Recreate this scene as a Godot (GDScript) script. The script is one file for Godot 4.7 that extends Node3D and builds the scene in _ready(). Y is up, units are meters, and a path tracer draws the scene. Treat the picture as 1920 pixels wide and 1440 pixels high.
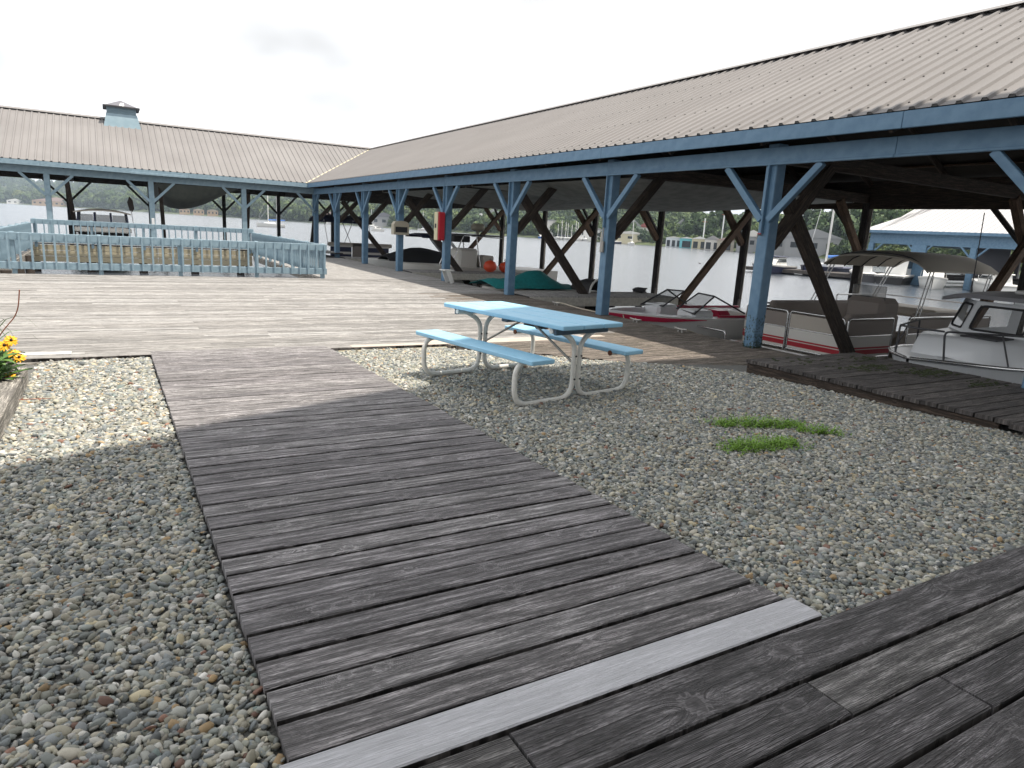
extends Node3D
# A marina on a lake: boardwalk, gravel, picnic table, covered boat slips. Units are metres, y = 0 is the top of the rear deck.

const EYE := Vector3(0, 1.55, 0)
const WATER := -0.8
const POST_X := 8.55
const FAR_X := 16.7
const EAVE_X := 8.05
const LEFT_Z := -33.4
const EAVE_Z := -32.9
const HALF := 4.55          # plan distance from eave to ridge
const EAVE_Y := 3.17
const RIDGE_Y := 5.44
const SUN := Vector3(-0.26, -1.0, -0.235)

var M := {}
var rng := RandomNumberGenerator.new()
var cache := {}

# ---------------------------------------------------------------- naming
func numbered(called: String) -> String:
	if not has_node(NodePath(called)):
		return called
	var i := 1
	while has_node(NodePath("%s_%03d" % [called, i])):
		i += 1
	return "%s_%03d" % [called, i]

func thing(called: String, label: String, category: String, at := Vector3.ZERO, turn := 0.0, group := "") -> Node3D:
	var o := Node3D.new()
	o.name = numbered(called)
	add_child(o)
	o.position = at
	o.rotation.y = turn
	tag(o, label, category, group)
	return o

func tag(o: Node, label: String, category := "", group := "", kind := "") -> void:
	if label: o.set_meta("label", label)
	if category: o.set_meta("category", category)
	if group: o.set_meta("group", group)
	if kind: o.set_meta("kind", kind)

func setting(called: String, label: String) -> Node3D:
	var o := Node3D.new()
	o.name = numbered(called)
	add_child(o)
	o.set_meta("kind", "structure")
	o.set_meta("label", label)
	return o

func obj(called: String, shape, m: Material, parent: Node = null) -> MeshInstance3D:
	var o := MeshInstance3D.new()
	if shape is SurfaceTool:
		shape.generate_normals()
		o.mesh = shape.commit()
	else:
		o.mesh = shape
	o.material_override = m
	o.name = called if parent else numbered(called)
	if parent:
		parent.add_child(o, true)
	else:
		add_child(o)
	return o

func copy(o: Node3D, label := "") -> Node3D:
	var base: String = o.name
	var c: Node3D = o.duplicate()
	c.name = numbered(base)
	add_child(c)
	if label: c.set_meta("label", label)
	return c

# ---------------------------------------------------------------- shapes
func mb() -> SurfaceTool:
	var st := SurfaceTool.new()
	st.begin(Mesh.PRIMITIVE_TRIANGLES)
	st.set_smooth_group(-1)
	st.set_uv(Vector2.ZERO)
	return st

func tri(st: SurfaceTool, a: Vector3, b: Vector3, c: Vector3) -> void:
	st.add_vertex(a); st.add_vertex(b); st.add_vertex(c)

func quad(st: SurfaceTool, a: Vector3, b: Vector3, c: Vector3, d: Vector3) -> void:
	tri(st, a, b, c); tri(st, a, c, d)

# a chamfered box; UVs run along its longest side so that wood grain follows it
func box(st: SurfaceTool, c: Vector3, s: Vector3, bas := Basis(), bev := 0.0, uo := Vector2.ZERO) -> void:
	var h := s * 0.5
	bev = min(bev, min(h.x, min(h.y, h.z)) * 0.6)
	var ax := 0
	if s.y > s.x and s.y >= s.z: ax = 1
	elif s.z > s.x and s.z > s.y: ax = 2
	var put := func(p: Vector3, n: int):
		# n = face axis; v coordinate is the remaining axis
		var u: float = p[ax]
		var va := 3 - ax - n if n != ax else (ax + 1) % 3
		st.set_uv(Vector2(u / 4.0, p[va] / 1.12) + uo)
		st.add_vertex(c + bas * p)
	var face := func(a, b, d, e, n):
		for p in [a, b, d, a, d, e]: put.call(p, n)
	for n in 3:
		var i := (n + 1) % 3
		var j := (n + 2) % 3
		for sg in [-1.0, 1.0]:
			var q := []
			for w in [[-1, -1], [-1, 1], [1, 1], [1, -1]]:
				var p := Vector3.ZERO
				p[n] = h[n] * sg
				p[i] = (h[i] - bev) * w[0]
				p[j] = (h[j] - bev) * w[1]
				q.append(p)
			if sg < 0: q.reverse()
			face.call(q[0], q[1], q[2], q[3], n)
	if bev <= 0.0:
		return
	for n in 3:      # the twelve chamfers, running along axis n
		var i := (n + 1) % 3
		var j := (n + 2) % 3
		for w in [[-1, -1], [-1, 1], [1, 1], [1, -1]]:
			var q := []
			for e in [[-1, 0], [1, 0], [1, 1], [-1, 1]]:
				var p := Vector3.ZERO
				p[n] = (h[n] - bev) * e[0]
				p[i] = (h[i] if e[1] == 0 else h[i] - bev) * w[0]
				p[j] = (h[j] - bev if e[1] == 0 else h[j]) * w[1]
				q.append(p)
			if w[0] * w[1] > 0: q.reverse()
			face.call(q[0], q[1], q[2], q[3], i)
	for sx in [-1, 1]:
		for sy in [-1, 1]:
			for sz in [-1, 1]:
				var q := [Vector3(h.x * sx, (h.y - bev) * sy, (h.z - bev) * sz), Vector3((h.x - bev) * sx, h.y * sy, (h.z - bev) * sz), Vector3((h.x - bev) * sx, (h.y - bev) * sy, h.z * sz)]
				if sx * sy * sz > 0: q.reverse()
				for p in q: put.call(p, 0 if ax != 0 else 1)

# a timber from a to b
func beam(st: SurfaceTool, a: Vector3, b: Vector3, w: float, h: float, up := Vector3.UP, bev := 0.006, uo := Vector2(0.1, 0.1)) -> void:
	var x := (b - a).normalized()
	if absf(x.dot(up)) > 0.98: up = Vector3(0, 0, 1)
	var z := x.cross(up).normalized()
	var y := z.cross(x).normalized()
	box(st, (a + b) * 0.5, Vector3(a.distance_to(b), h, w), Basis(x, y, z), bev, uo)

func timber(called: String, a: Vector3, b: Vector3, w: float, h: float, m: Material, parent: Node, up := Vector3.UP, bev := 0.006) -> MeshInstance3D:
	var st := mb()
	beam(st, a, b, w, h, up, bev, Vector2(rng.randf(), rng.randf()))
	return obj(called, st, m, parent)

func block(called: String, c: Vector3, s: Vector3, m: Material, parent: Node, bev := 0.006) -> MeshInstance3D:
	var st := mb()
	box(st, c, s, Basis(), bev)
	return obj(called, st, m, parent)

func tube(st: SurfaceTool, pts: Array, r, sides := 8, closed := false, caps := true) -> void:
	var n := pts.size()
	var rings := []
	var side := Vector3.ZERO
	for i in n:
		var p: Vector3 = pts[i]
		var nx: Vector3 = pts[(i + 1) % n] if (closed or i < n - 1) else p
		var pv: Vector3 = pts[(i - 1 + n) % n] if (closed or i > 0) else p
		var t := (nx - pv).normalized()
		if side == Vector3.ZERO:
			side = t.cross(Vector3.UP if absf(t.y) < 0.9 else Vector3.RIGHT).normalized()
		side = (side - t * side.dot(t)).normalized()
		var up := side.cross(t)
		var rr: float = r[i] if r is Array else r
		var ring := []
		for k in sides:
			var a := TAU * k / sides
			ring.append(p + (side * cos(a) + up * sin(a)) * rr)
		rings.append(ring)
	st.set_smooth_group(0)
	for i in (n if closed else n - 1):
		var A: Array = rings[i]
		var B: Array = rings[(i + 1) % n]
		for k in sides:
			var k2 := (k + 1) % sides
			quad(st, A[k], B[k], B[k2], A[k2])
	st.set_smooth_group(-1)
	if caps and not closed:
		for e in [0, n - 1]:
			for k in range(1, sides - 1):
				if e == 0: tri(st, rings[e][0], rings[e][k], rings[e][k + 1])
				else: tri(st, rings[e][0], rings[e][k + 1], rings[e][k])

func pipe(called: String, pts: Array, r, m: Material, parent: Node, sides := 8, closed := false) -> MeshInstance3D:
	var st := mb()
	tube(st, pts, r, sides, closed)
	return obj(called, st, m, parent)

# round the corners of a path
func rounded(pts: Array, r: float, steps := 5) -> Array:
	var out := [pts[0]]
	for i in range(1, pts.size() - 1):
		var p: Vector3 = pts[i]
		var a: Vector3 = pts[i - 1] - p
		var b: Vector3 = pts[i + 1] - p
		var rr: float = min(r, min(a.length(), b.length()) * 0.49)
		var A := p + a.normalized() * rr
		var B := p + b.normalized() * rr
		for k in steps + 1:
			var t := float(k) / steps
			out.append(A.lerp(p, t).lerp(p.lerp(B, t), t))
	out.append(pts[-1])
	return out

# surface through a grid of points (rows of equal length)
func sheet(st: SurfaceTool, g: Array, smooth := true) -> void:
	st.set_smooth_group(0 if smooth else -1)
	var nr := g.size()
	for i in nr - 1:
		var nc: int = g[i].size()
		for j in nc - 1:
			st.set_uv(Vector2(float(j) / (nc - 1), float(i) / (nr - 1)))
			quad(st, g[i][j], g[i][j + 1], g[i + 1][j + 1], g[i + 1][j])
	st.set_smooth_group(-1)

# the same sheet with thickness t downwards
func slab_sheet(st: SurfaceTool, g: Array, t: float) -> void:
	sheet(st, g)
	var low := []
	for row in g:
		var l := []
		for p in row: l.append(p - Vector3(0, t, 0))
		l.reverse()
		low.append(l)
	sheet(st, low)
	var nr := g.size()
	var nc: int = g[0].size()
	var d := Vector3(0, -t, 0)
	for j in nc - 1:
		quad(st, g[0][j + 1], g[0][j], g[0][j] + d, g[0][j + 1] + d)
		quad(st, g[nr - 1][j], g[nr - 1][j + 1], g[nr - 1][j + 1] + d, g[nr - 1][j] + d)
	for i in nr - 1:
		quad(st, g[i][0], g[i + 1][0], g[i + 1][0] + d, g[i][0] + d)
		quad(st, g[i + 1][nc - 1], g[i][nc - 1], g[i][nc - 1] + d, g[i + 1][nc - 1] + d)

# polygon in the xy plane given depth along z (centred), then placed by a transform
func prism(st: SurfaceTool, poly: Array, depth: float, xf := Transform3D()) -> void:
	var pv := PackedVector2Array(poly)
	var idx := Geometry2D.triangulate_polygon(pv)
	var f := func(p: Vector2, z: float): return xf * Vector3(p.x, p.y, z)
	var h := depth * 0.5
	for i in range(0, idx.size(), 3):
		tri(st, f.call(pv[idx[i]], h), f.call(pv[idx[i + 1]], h), f.call(pv[idx[i + 2]], h))
		tri(st, f.call(pv[idx[i + 2]], -h), f.call(pv[idx[i + 1]], -h), f.call(pv[idx[i]], -h))
	for i in pv.size():
		var a := pv[i]
		var b := pv[(i + 1) % pv.size()]
		quad(st, f.call(a, h), f.call(b, h), f.call(b, -h), f.call(a, -h))

# a boat hull lofted along +x from the bow (x = 0). rows: [x, half beam at sheer, sheer y, chine half beam, chine y, keel y]
func hull(st: SurfaceTool, rows: Array, deck := true) -> void:
	var g := []
	for q in rows:
		g.append([Vector3(q[0], q[2], -q[1]), Vector3(q[0], (q[2] + q[4]) * 0.5, -(q[1] * 0.55 + q[3] * 0.45)), Vector3(q[0], q[4], -q[3]), Vector3(q[0], q[5], 0), Vector3(q[0], q[4], q[3]), Vector3(q[0], (q[2] + q[4]) * 0.5, (q[1] * 0.55 + q[3] * 0.45)), Vector3(q[0], q[2], q[1])])
	sheet(st, g)
	var e: Array = g[-1]
	for k in range(1, e.size() - 1): tri(st, e[0], e[k], e[k + 1])
	if deck:
		for i in g.size() - 1: quad(st, g[i][6], g[i][0], g[i + 1][0], g[i + 1][6])

func lathe(st: SurfaceTool, prof: Array, sides := 16, at := Vector3.ZERO, bas := Basis()) -> void:
	var g := []
	for k in sides + 1:
		var a := TAU * k / sides
		var row := []
		for p in prof: row.append(at + bas * Vector3(p.x * cos(a), p.y, p.x * sin(a)))
		g.append(row)
	sheet(st, g)

# ---------------------------------------------------------------- materials
func lin(r: float, g: float, b: float) -> Color:
	return Color(r, g, b).linear_to_srgb()

func flat(r: float, g: float, b: float, rough := 0.7, metal := 0.0) -> StandardMaterial3D:
	var m := StandardMaterial3D.new()
	m.albedo_color = lin(r, g, b)
	m.roughness = rough
	m.metallic = metal
	return m

# two-tone mottled surface, world triplanar
func mottled(c0: Vector3, c1: Vector3, freq: float, scale: float, rough := 0.7, sd := 1, bump := 0.0, mid := 0.5) -> StandardMaterial3D:
	var m := StandardMaterial3D.new()
	var n := FastNoiseLite.new()
	n.seed = sd
	n.frequency = freq
	n.fractal_octaves = 5
	var gr := Gradient.new()
	gr.offsets = PackedFloat32Array([mid - 0.32, mid, mid + 0.32])
	var cm := (c0 + c1) * 0.5
	gr.colors = PackedColorArray([lin(c0.x, c0.y, c0.z), lin(cm.x, cm.y, cm.z), lin(c1.x, c1.y, c1.z)])
	var t := NoiseTexture2D.new()
	t.width = 512; t.height = 512; t.seamless = true
	t.noise = n
	t.color_ramp = gr
	m.albedo_texture = t
	m.roughness = rough
	m.uv1_triplanar = true
	m.uv1_world_triplanar = true
	m.uv1_scale = Vector3.ONE * scale
	if bump > 0.0:
		var t2 := NoiseTexture2D.new()
		t2.width = 512; t2.height = 512; t2.seamless = true
		t2.noise = n
		t2.as_normal_map = true
		t2.bump_strength = bump
		m.normal_enabled = true
		m.normal_texture = t2
	return m

var wood_tex: ImageTexture
var wood_nrm: ImageTexture
var pale_tex: ImageTexture
var deck_tex: ImageTexture

# eight weathered boards side by side, 4 m long and 0.14 m wide each
func make_wood() -> void:
	var W := 2048
	var H := 1024
	var n := FastNoiseLite.new(); n.seed = 11; n.frequency = 1.0; n.fractal_octaves = 3
	var n1 := FastNoiseLite.new(); n1.seed = 5; n1.frequency = 1.0; n1.fractal_type = FastNoiseLite.FRACTAL_NONE
	var col := PackedByteArray(); col.resize(W * H * 3)
	var hgt := PackedByteArray(); hgt.resize(W * H)
	var r := RandomNumberGenerator.new(); r.seed = 77
	var srgb := PackedByteArray(); srgb.resize(1024)
	for i in 1024: srgb[i] = int(255.0 * Color(i / 1023.0, 0, 0).linear_to_srgb().r)
	for b in 8:
		var knots := []
		for k in r.randi_range(3, 5): knots.append([r.randf_range(0.1, 3.9), r.randf_range(0.03, 0.11), r.randf_range(0.015, 0.028)])
		var tone := r.randf_range(0.86, 1.14)
		var ringf := r.randf_range(60.0, 110.0)
		var centre := r.randf_range(-0.06, 0.2)
		for yy in 128:
			var v := 0.14 * (yy + 0.5) / 128.0
			var py := b * 128 + yy
			for px in W:
				var u := 4.0 * px / W
				var d := absf(v - centre) + 0.016 * n1.get_noise_2d(u * 0.9, b * 13.0 + v * 4.0)
				var kn := 0.0
				var kl := 0.0
				for k in knots:
					var du: float = (u - k[0])
					if du > 0.22 or du < -0.22: continue
					var dv: float = v - k[1]
					d += 0.030 * exp(-du * du / 0.006) * exp(-absf(dv) / 0.03) * (1.0 if dv > 0.0 else -1.0)
					var e: float = sqrt(du * du * 0.36 + dv * dv) / k[2] * (1.0 + 0.35 * n1.get_noise_2d(u * 45.0, v * 70.0 + b * 5.0))
					if e < 1.25:
						kn = clampf((1.25 - e) * 4.0, 0, 1)
						kl = clampf(0.75 * exp(-pow((e - 0.95) * 3.2, 2)) + 0.3 * exp(-pow((e - 0.4) * 5.0, 2)), 0, 1)
				var ring := n1.get_noise_2d(d * ringf * 6.0, u * 0.6 + b * 31.0)
				var fib := n.get_noise_2d(u * 11.0 + b * 50.0, v * 430.0)
				var strand := n1.get_noise_2d(u * 4.5 + b * 23.0, d * 330.0)
				var blot := n.get_noise_2d(u * 2.2 + 91.0, v * 34.0 + b * 17.0)
				var fleck := n.get_noise_2d(u * 26.0 + 13.0, v * 210.0 + b * 7.0)
				var crk := n1.get_noise_2d(u * 0.9 + 40.0, d * 240.0 + b * 9.0)
				var t := 0.30 + 0.16 * ring + 0.70 * fib + 0.80 * blot
				t += 0.8 * maxf(0.0, strand - 0.22) * clampf(0.55 + 2.2 * blot, 0.0, 1.3) + 0.75 * maxf(0.0, fleck - 0.16)
				var split := n1.get_noise_2d(u * 3.4 + b * 71.0, d * 520.0)
				var scar := n1.get_noise_2d(u * 9.0 + b * 37.0, v * 620.0)
				if split > 0.42: t -= 0.75 * minf((split - 0.42) * 6.0, 1.0)
				if scar > 0.5: t += 0.55 * minf((scar - 0.5) * 6.0, 1.0)
				var ht := 0.60 + 0.28 * ring + 0.30 * fib - (0.25 if split > 0.5 else 0.0)
				if kn > 0.0:
					t = lerpf(t, -0.08 + 1.0 * kl + 0.6 * fib, kn)
					ht = lerpf(ht, 0.35 + 0.4 * kl, kn)
				if crk > 0.55:
					var c := clampf((crk - 0.55) * 12.0, 0, 1)
					t = lerpf(t, -0.12, c * 0.85)
					ht -= 0.5 * c
				t = clampf(t, -0.12, 1.25)
				var lum := (0.125 + 0.37 * t * (0.45 + 0.55 * maxf(t, 0.0))) * tone
				var i := (py * W + px) * 3
				col[i] = srgb[clampi(int(lum * 0.995 * 1023), 8, 1023)]
				col[i + 1] = srgb[clampi(int(lum * 0.985 * 1023), 8, 1023)]
				col[i + 2] = srgb[clampi(int(lum * 0.99 * 1023), 8, 1023)]
				hgt[py * W + px] = int(255.0 * clampf(ht, 0, 1))
	wood_tex = ImageTexture.create_from_image(Image.create_from_data(W, H, false, Image.FORMAT_RGB8, col))
	var pi := Image.create_from_data(W, H, false, Image.FORMAT_RGB8, col)
	pi.resize(1024, 512)
	pi.convert(Image.FORMAT_RGBA8)
	var veil := Image.create_empty(1024, 512, false, Image.FORMAT_RGBA8)
	veil.fill(Color(0.80, 0.80, 0.80, 0.74))
	pi.blend_rect(veil, Rect2i(0, 0, 1024, 512), Vector2i.ZERO)
	var di := Image.create_from_data(W, H, false, Image.FORMAT_RGB8, col)
	di.resize(1024, 512)
	di.adjust_bcs(1.27, 0.62, 1.0)
	deck_tex = ImageTexture.create_from_image(di)
	pale_tex = ImageTexture.create_from_image(pi)
	var hi := Image.create_from_data(W, H, false, Image.FORMAT_L8, hgt)
	hi.convert(Image.FORMAT_RGBA8)
	hi.bump_map_to_normal_map(6.0)
	wood_nrm = ImageTexture.create_from_image(hi)

func wood(r: float, g: float, b: float, rough := 0.85, nrm := 0.8) -> StandardMaterial3D:
	var m := StandardMaterial3D.new()
	m.albedo_texture = wood_tex
	m.albedo_color = lin(r, g, b)
	m.roughness = rough
	m.normal_enabled = true
	m.normal_texture = wood_nrm
	m.normal_scale = nrm
	return m

func make_materials() -> void:
	make_wood()
	M.plank = [wood(0.76, 0.73, 0.755), wood(0.66, 0.635, 0.66), wood(0.86, 0.835, 0.85), wood(0.71, 0.68, 0.695)]
	M.deck = [wood(0.66, 0.65, 0.63), wood(0.98, 0.965, 0.94), wood(0.76, 0.745, 0.72), wood(1.0, 0.99, 0.97), wood(0.86, 0.84, 0.81)]
	for m in M.deck: m.albedo_texture = deck_tex
	M.dark = [wood(0.26, 0.235, 0.225), wood(0.20, 0.18, 0.172), wood(0.32, 0.29, 0.275)]
	M.fore = [wood(0.44, 0.42, 0.425), wood(0.37, 0.355, 0.37), wood(0.50, 0.485, 0.48)]
	M.pale = wood(0.93, 0.94, 1.0, 0.8, 0.35)
	M.pale.albedo_texture = pale_tex
	M.bleached = wood(1.0, 1.0, 1.0, 0.8, 0.35)
	M.bleached.albedo_texture = pale_tex
	M.fresh = wood(0.95, 0.84, 0.74, 0.8, 0.4)
	M.fresh.albedo_texture = pale_tex
	M.mossy = [wood(0.58, 0.50, 0.42), wood(0.50, 0.44, 0.36), wood(0.66, 0.57, 0.49)]
	M.edge = wood(0.16, 0.145, 0.14)  # darkened plank sides, painting in the shade of the gaps
	M.tan = mottled(Vector3(0.29, 0.25, 0.165), Vector3(0.42, 0.38, 0.28), 0.03, 1.0, 0.85, 17)
	M.tan.uv1_scale = Vector3(0.5, 6.0, 3.0)
	M.brown = wood(0.42, 0.26, 0.16)
	M.creosote = wood(0.20, 0.145, 0.11)
	M.moss = mottled(Vector3(0.025, 0.033, 0.012), Vector3(0.045, 0.065, 0.018), 0.03, 2.0, 0.95, 3)
	M.blue = mottled(Vector3(0.088, 0.175, 0.275), Vector3(0.122, 0.222, 0.33), 0.012, 0.7, 0.55, 4, 1.0)
	M.rail = mottled(Vector3(0.175, 0.26, 0.32), Vector3(0.225, 0.315, 0.375), 0.015, 0.7, 0.6, 6, 1.0)
	M.table = mottled(Vector3(0.26, 0.53, 0.735), Vector3(0.31, 0.58, 0.78), 0.012, 0.8, 0.45, 9, 0.6)
	M.cream_pipe = mottled(Vector3(0.62, 0.61, 0.57), Vector3(0.74, 0.73, 0.69), 0.02, 1.5, 0.4, 10)
	M.galv = flat(0.33, 0.32, 0.30, 0.45, 0.6)
	M.roof = mottled(Vector3(0.178, 0.171, 0.171), Vector3(0.215, 0.207, 0.207), 0.006, 0.12, 0.62, 12)
	M.roof.metallic_specular = 0.3
	M.roof_edge = flat(0.05, 0.048, 0.047, 0.6)
	M.ridge = flat(0.19, 0.18, 0.177, 0.45)
	M.screw = flat(0.10, 0.095, 0.09, 0.5, 0.5)
	M.under = mottled(Vector3(0.015, 0.012, 0.009), Vector3(0.026, 0.02, 0.015), 0.02, 0.8, 0.9, 14)  # near-black, standing in for the shade beneath the roof
	M.steel = flat(0.62, 0.62, 0.62, 0.25, 0.9)
	M.white = flat(0.66, 0.66, 0.64, 0.35)
	M.offwhite = flat(0.62, 0.60, 0.56, 0.45)
	M.gelcoat = flat(0.62, 0.64, 0.66, 0.25)
	M.taupe = flat(0.23, 0.20, 0.18, 0.7)
	M.taupe_light = flat(0.44, 0.40, 0.35, 0.7)
	M.canvas = flat(0.40, 0.37, 0.32, 0.85)
	M.red = flat(0.36, 0.018, 0.03, 0.35)
	M.crimson = flat(0.42, 0.02, 0.06, 0.3)
	M.navy = flat(0.015, 0.02, 0.06, 0.5)
	M.black = flat(0.015, 0.015, 0.017, 0.6)
	M.charcoal = flat(0.045, 0.045, 0.05, 0.7)
	M.orange = flat(0.75, 0.085, 0.03, 0.4)
	M.teal = mottled(Vector3(0.005, 0.13, 0.14), Vector3(0.01, 0.21, 0.21), 0.02, 1.0, 0.6, 15)
	M.tarp = mottled(Vector3(0.15, 0.165, 0.16), Vector3(0.23, 0.245, 0.235), 0.01, 0.5, 0.75, 16)
	M.dark_tarp = mottled(Vector3(0.075, 0.09, 0.085), Vector3(0.11, 0.125, 0.115), 0.01, 0.5, 0.75, 16)
	M.beige = flat(0.40, 0.36, 0.28, 0.55)
	M.cream = flat(0.55, 0.50, 0.34, 0.55)
	M.rope = flat(0.42, 0.38, 0.30, 0.9)
	M.glass = flat(0.03, 0.035, 0.04, 0.05)
	M.glass.transparency = BaseMaterial3D.TRANSPARENCY_ALPHA
	M.glass.albedo_color.a = 0.45
	M.pane = flat(0.02, 0.025, 0.03, 0.08)
	M.soil = mottled(Vector3(0.025, 0.017, 0.01), Vector3(0.06, 0.045, 0.03), 0.05, 2.0, 0.95, 18)
	M.concrete = mottled(Vector3(0.40, 0.385, 0.34), Vector3(0.52, 0.50, 0.45), 0.02, 0.8, 0.85, 19, 1.0)
	M.silver_wood = wood(1.0, 0.95, 0.85)

# a deck board along x: shared meshes, a few variants of each size
func plank_mesh(length: float, width: float, thick: float, variant: int) -> ArrayMesh:
	var key := "p%.3f_%.3f_%d" % [length, width, variant]
	if cache.has(key): return cache[key]
	var st := mb()
	var L := length * 0.5
	var w := width * 0.5
	var bev := 0.005
	var row := variant % 8
	var us := minf(1.0, length / 4.0)
	var u0 := fmod(variant * 0.377, 1.0) * (1.0 - us)
	var prof := [Vector2(-w, -thick), Vector2(-w, -bev), Vector2(-w + bev, 0), Vector2(w - bev, 0), Vector2(w, -bev), Vector2(w, -thick)]
	var uv := func(x: float, z: float): return Vector2(u0 + us * (x + L) / length, (row + 0.04 + 0.92 * clampf((z + w) / width, 0, 1)) / 8.0)
	var strip := func(s: SurfaceTool, i: int):
		var a: Vector2 = prof[i]
		var b: Vector2 = prof[i + 1]
		var c := [Vector3(-L, a.y, a.x), Vector3(-L, b.y, b.x), Vector3(L, b.y, b.x), Vector3(L, a.y, a.x)]
		for k in [0, 2, 1, 0, 3, 2]:
			s.set_uv(uv.call(c[k].x, c[k].z)); s.add_vertex(c[k])
	for i in [1, 2, 3]: strip.call(st, i)
	for sg in [-1.0, 1.0]:
		for i in range(1, prof.size() - 1):
			var q := [prof[0], prof[i], prof[i + 1]]
			if sg > 0: q.reverse()
			for p in q:
				st.set_uv(uv.call(L * sg * 0.99, p.x)); st.add_vertex(Vector3(L * sg, p.y, p.x))
	st.generate_normals()
	st.generate_tangents()
	var mesh := st.commit()
	st = mb()                   # side faces are a second surface, darkened so board gaps read as shade
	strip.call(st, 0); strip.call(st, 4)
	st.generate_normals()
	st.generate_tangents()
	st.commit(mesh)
	cache[key] = mesh
	return mesh

func plank(parent: Node, x0: float, x1: float, y: float, z: float, width: float, m: Material, variant: int, tilt := 0.0, thick := 0.04) -> MeshInstance3D:
	var o := MeshInstance3D.new()
	var length := snappedf(x1 - x0, 0.01)
	o.mesh = plank_mesh(length, width, thick, variant)
	o.set_surface_override_material(0, m)
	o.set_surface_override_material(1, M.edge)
	o.name = "plank"
	parent.add_child(o, true)
	o.position = Vector3(x0 + length * 0.5, y + rng.randf_range(-0.0025, 0.0025), z + rng.randf_range(-0.0025, 0.0025))
	o.rotation = Vector3(tilt + rng.randf_range(-0.008, 0.008), rng.randf_range(-0.0012, 0.0012) + (PI if rng.randf() < 0.5 else 0.0), 0)
	if absf(o.rotation.y) > 1.0: o.rotation.x = -o.rotation.x
	return o

# ---------------------------------------------------------------- levels
func path_y(z: float) -> float:
	return 0.155 * clampf((z + 8.6) / 7.15, 0.0, 1.0)

func gravel_y(x: float, z: float) -> float:
	var t := clampf((z + 8.6) / 7.15, 0.0, 1.15)
	return -0.055 + 0.18 * t + 0.008 * sin(x * 2.3 + z) * sin(z * 1.7)

# ---------------------------------------------------------------- camera, sky, sun
func make_camera() -> void:
	var p := deg_to_rad(12.6)
	var r := deg_to_rad(3.3)
	var y := deg_to_rad(30.7)
	var f0 := Vector3(sin(y), 0, -cos(y))
	var r0 := Vector3(cos(y), 0, sin(y))
	var f := f0 * cos(p) - Vector3.UP * sin(p)
	var u := Vector3.UP * cos(p) + f0 * sin(p)
	var R := r0 * cos(r) + u * sin(r)
	var U := -r0 * sin(r) + u * cos(r)
	var cam := Camera3D.new()
	cam.name = "camera"
	cam.fov = rad_to_deg(2.0 * atan(720.0 / 1280.0))
	cam.near = 0.05
	cam.far = 9000.0
	cam.transform = Transform3D(Basis(R, U, -f), EYE)
	add_child(cam)
	cam.current = true

func make_sky() -> void:
	var W := 1024
	var H := 512
	var n := FastNoiseLite.new(); n.seed = 21; n.frequency = 1.0; n.fractal_octaves = 5
	var data := PackedFloat32Array(); data.resize(W * H * 3)
	var blue := Vector3(0.33, 0.44, 0.57)
	for j in H:
		var th := PI * (j + 0.5) / H
		for i in W:
			var ph := TAU * (i + 0.5) / W
			var d := Vector3(sin(th) * sin(ph), cos(th), -sin(th) * cos(ph))
			var q := d / maxf(0.25, absf(d.y) + 0.22)
			var c := n.get_noise_3d(q.x * 0.9 + 3.0, d.y * 2.0, q.z * 0.9)
			var c2 := n.get_noise_3d(q.x * 2.6, d.y * 5.0 + 9.0, q.z * 2.6 + 5.0)
			var b := 0.74 + 0.38 * c + 0.16 * c2
			var v := Vector3(b, b, b * 1.005)
			# gaps in the cloud, where the noise runs low; the broadest lies low over the far shore
			var az := wrapf(ph + 0.13, -PI, PI)
			var gap := smoothstep(0.68, 0.82, -c + 0.10 * c2) + 0.9 * exp(-(az * az) / 0.006 - pow(d.y - 0.155, 2) / 0.0022)
			v = v.lerp(blue, clampf(gap, 0, 0.85))
			var k := (j * W + i) * 3
			data[k] = v.x; data[k + 1] = v.y; data[k + 2] = v.z
	var im := Image.create_from_data(W, H, false, Image.FORMAT_RGBF, data.to_byte_array())
	var pm := PanoramaSkyMaterial.new()
	pm.panorama = ImageTexture.create_from_image(im)
	pm.energy_multiplier = 1.0
	var sky := Sky.new()
	sky.sky_material = pm
	var env := Environment.new()
	env.background_mode = Environment.BG_SKY
	env.sky = sky
	env.tonemap_mode = Environment.TONE_MAPPER_LINEAR
	env.tonemap_exposure = 1.9
	env.sdfgi_enabled = true
	env.ssao_enabled = true
	env.ssil_enabled = true
	env.fog_enabled = true
	env.fog_density = 0.00022
	env.fog_light_color = Color(0.80, 0.87, 0.95)
	var we := WorldEnvironment.new()
	we.name = "world_environment"
	we.environment = env
	add_child(we)
	var sun := DirectionalLight3D.new()
	sun.name = "sun"
	sun.light_energy = 1.15
	sun.light_color = Color(1.0, 0.96, 0.90)
	sun.light_angular_distance = 0.8
	sun.shadow_enabled = true
	add_child(sun)
	sun.look_at_from_position(Vector3.ZERO, SUN, Vector3.FORWARD)

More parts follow.
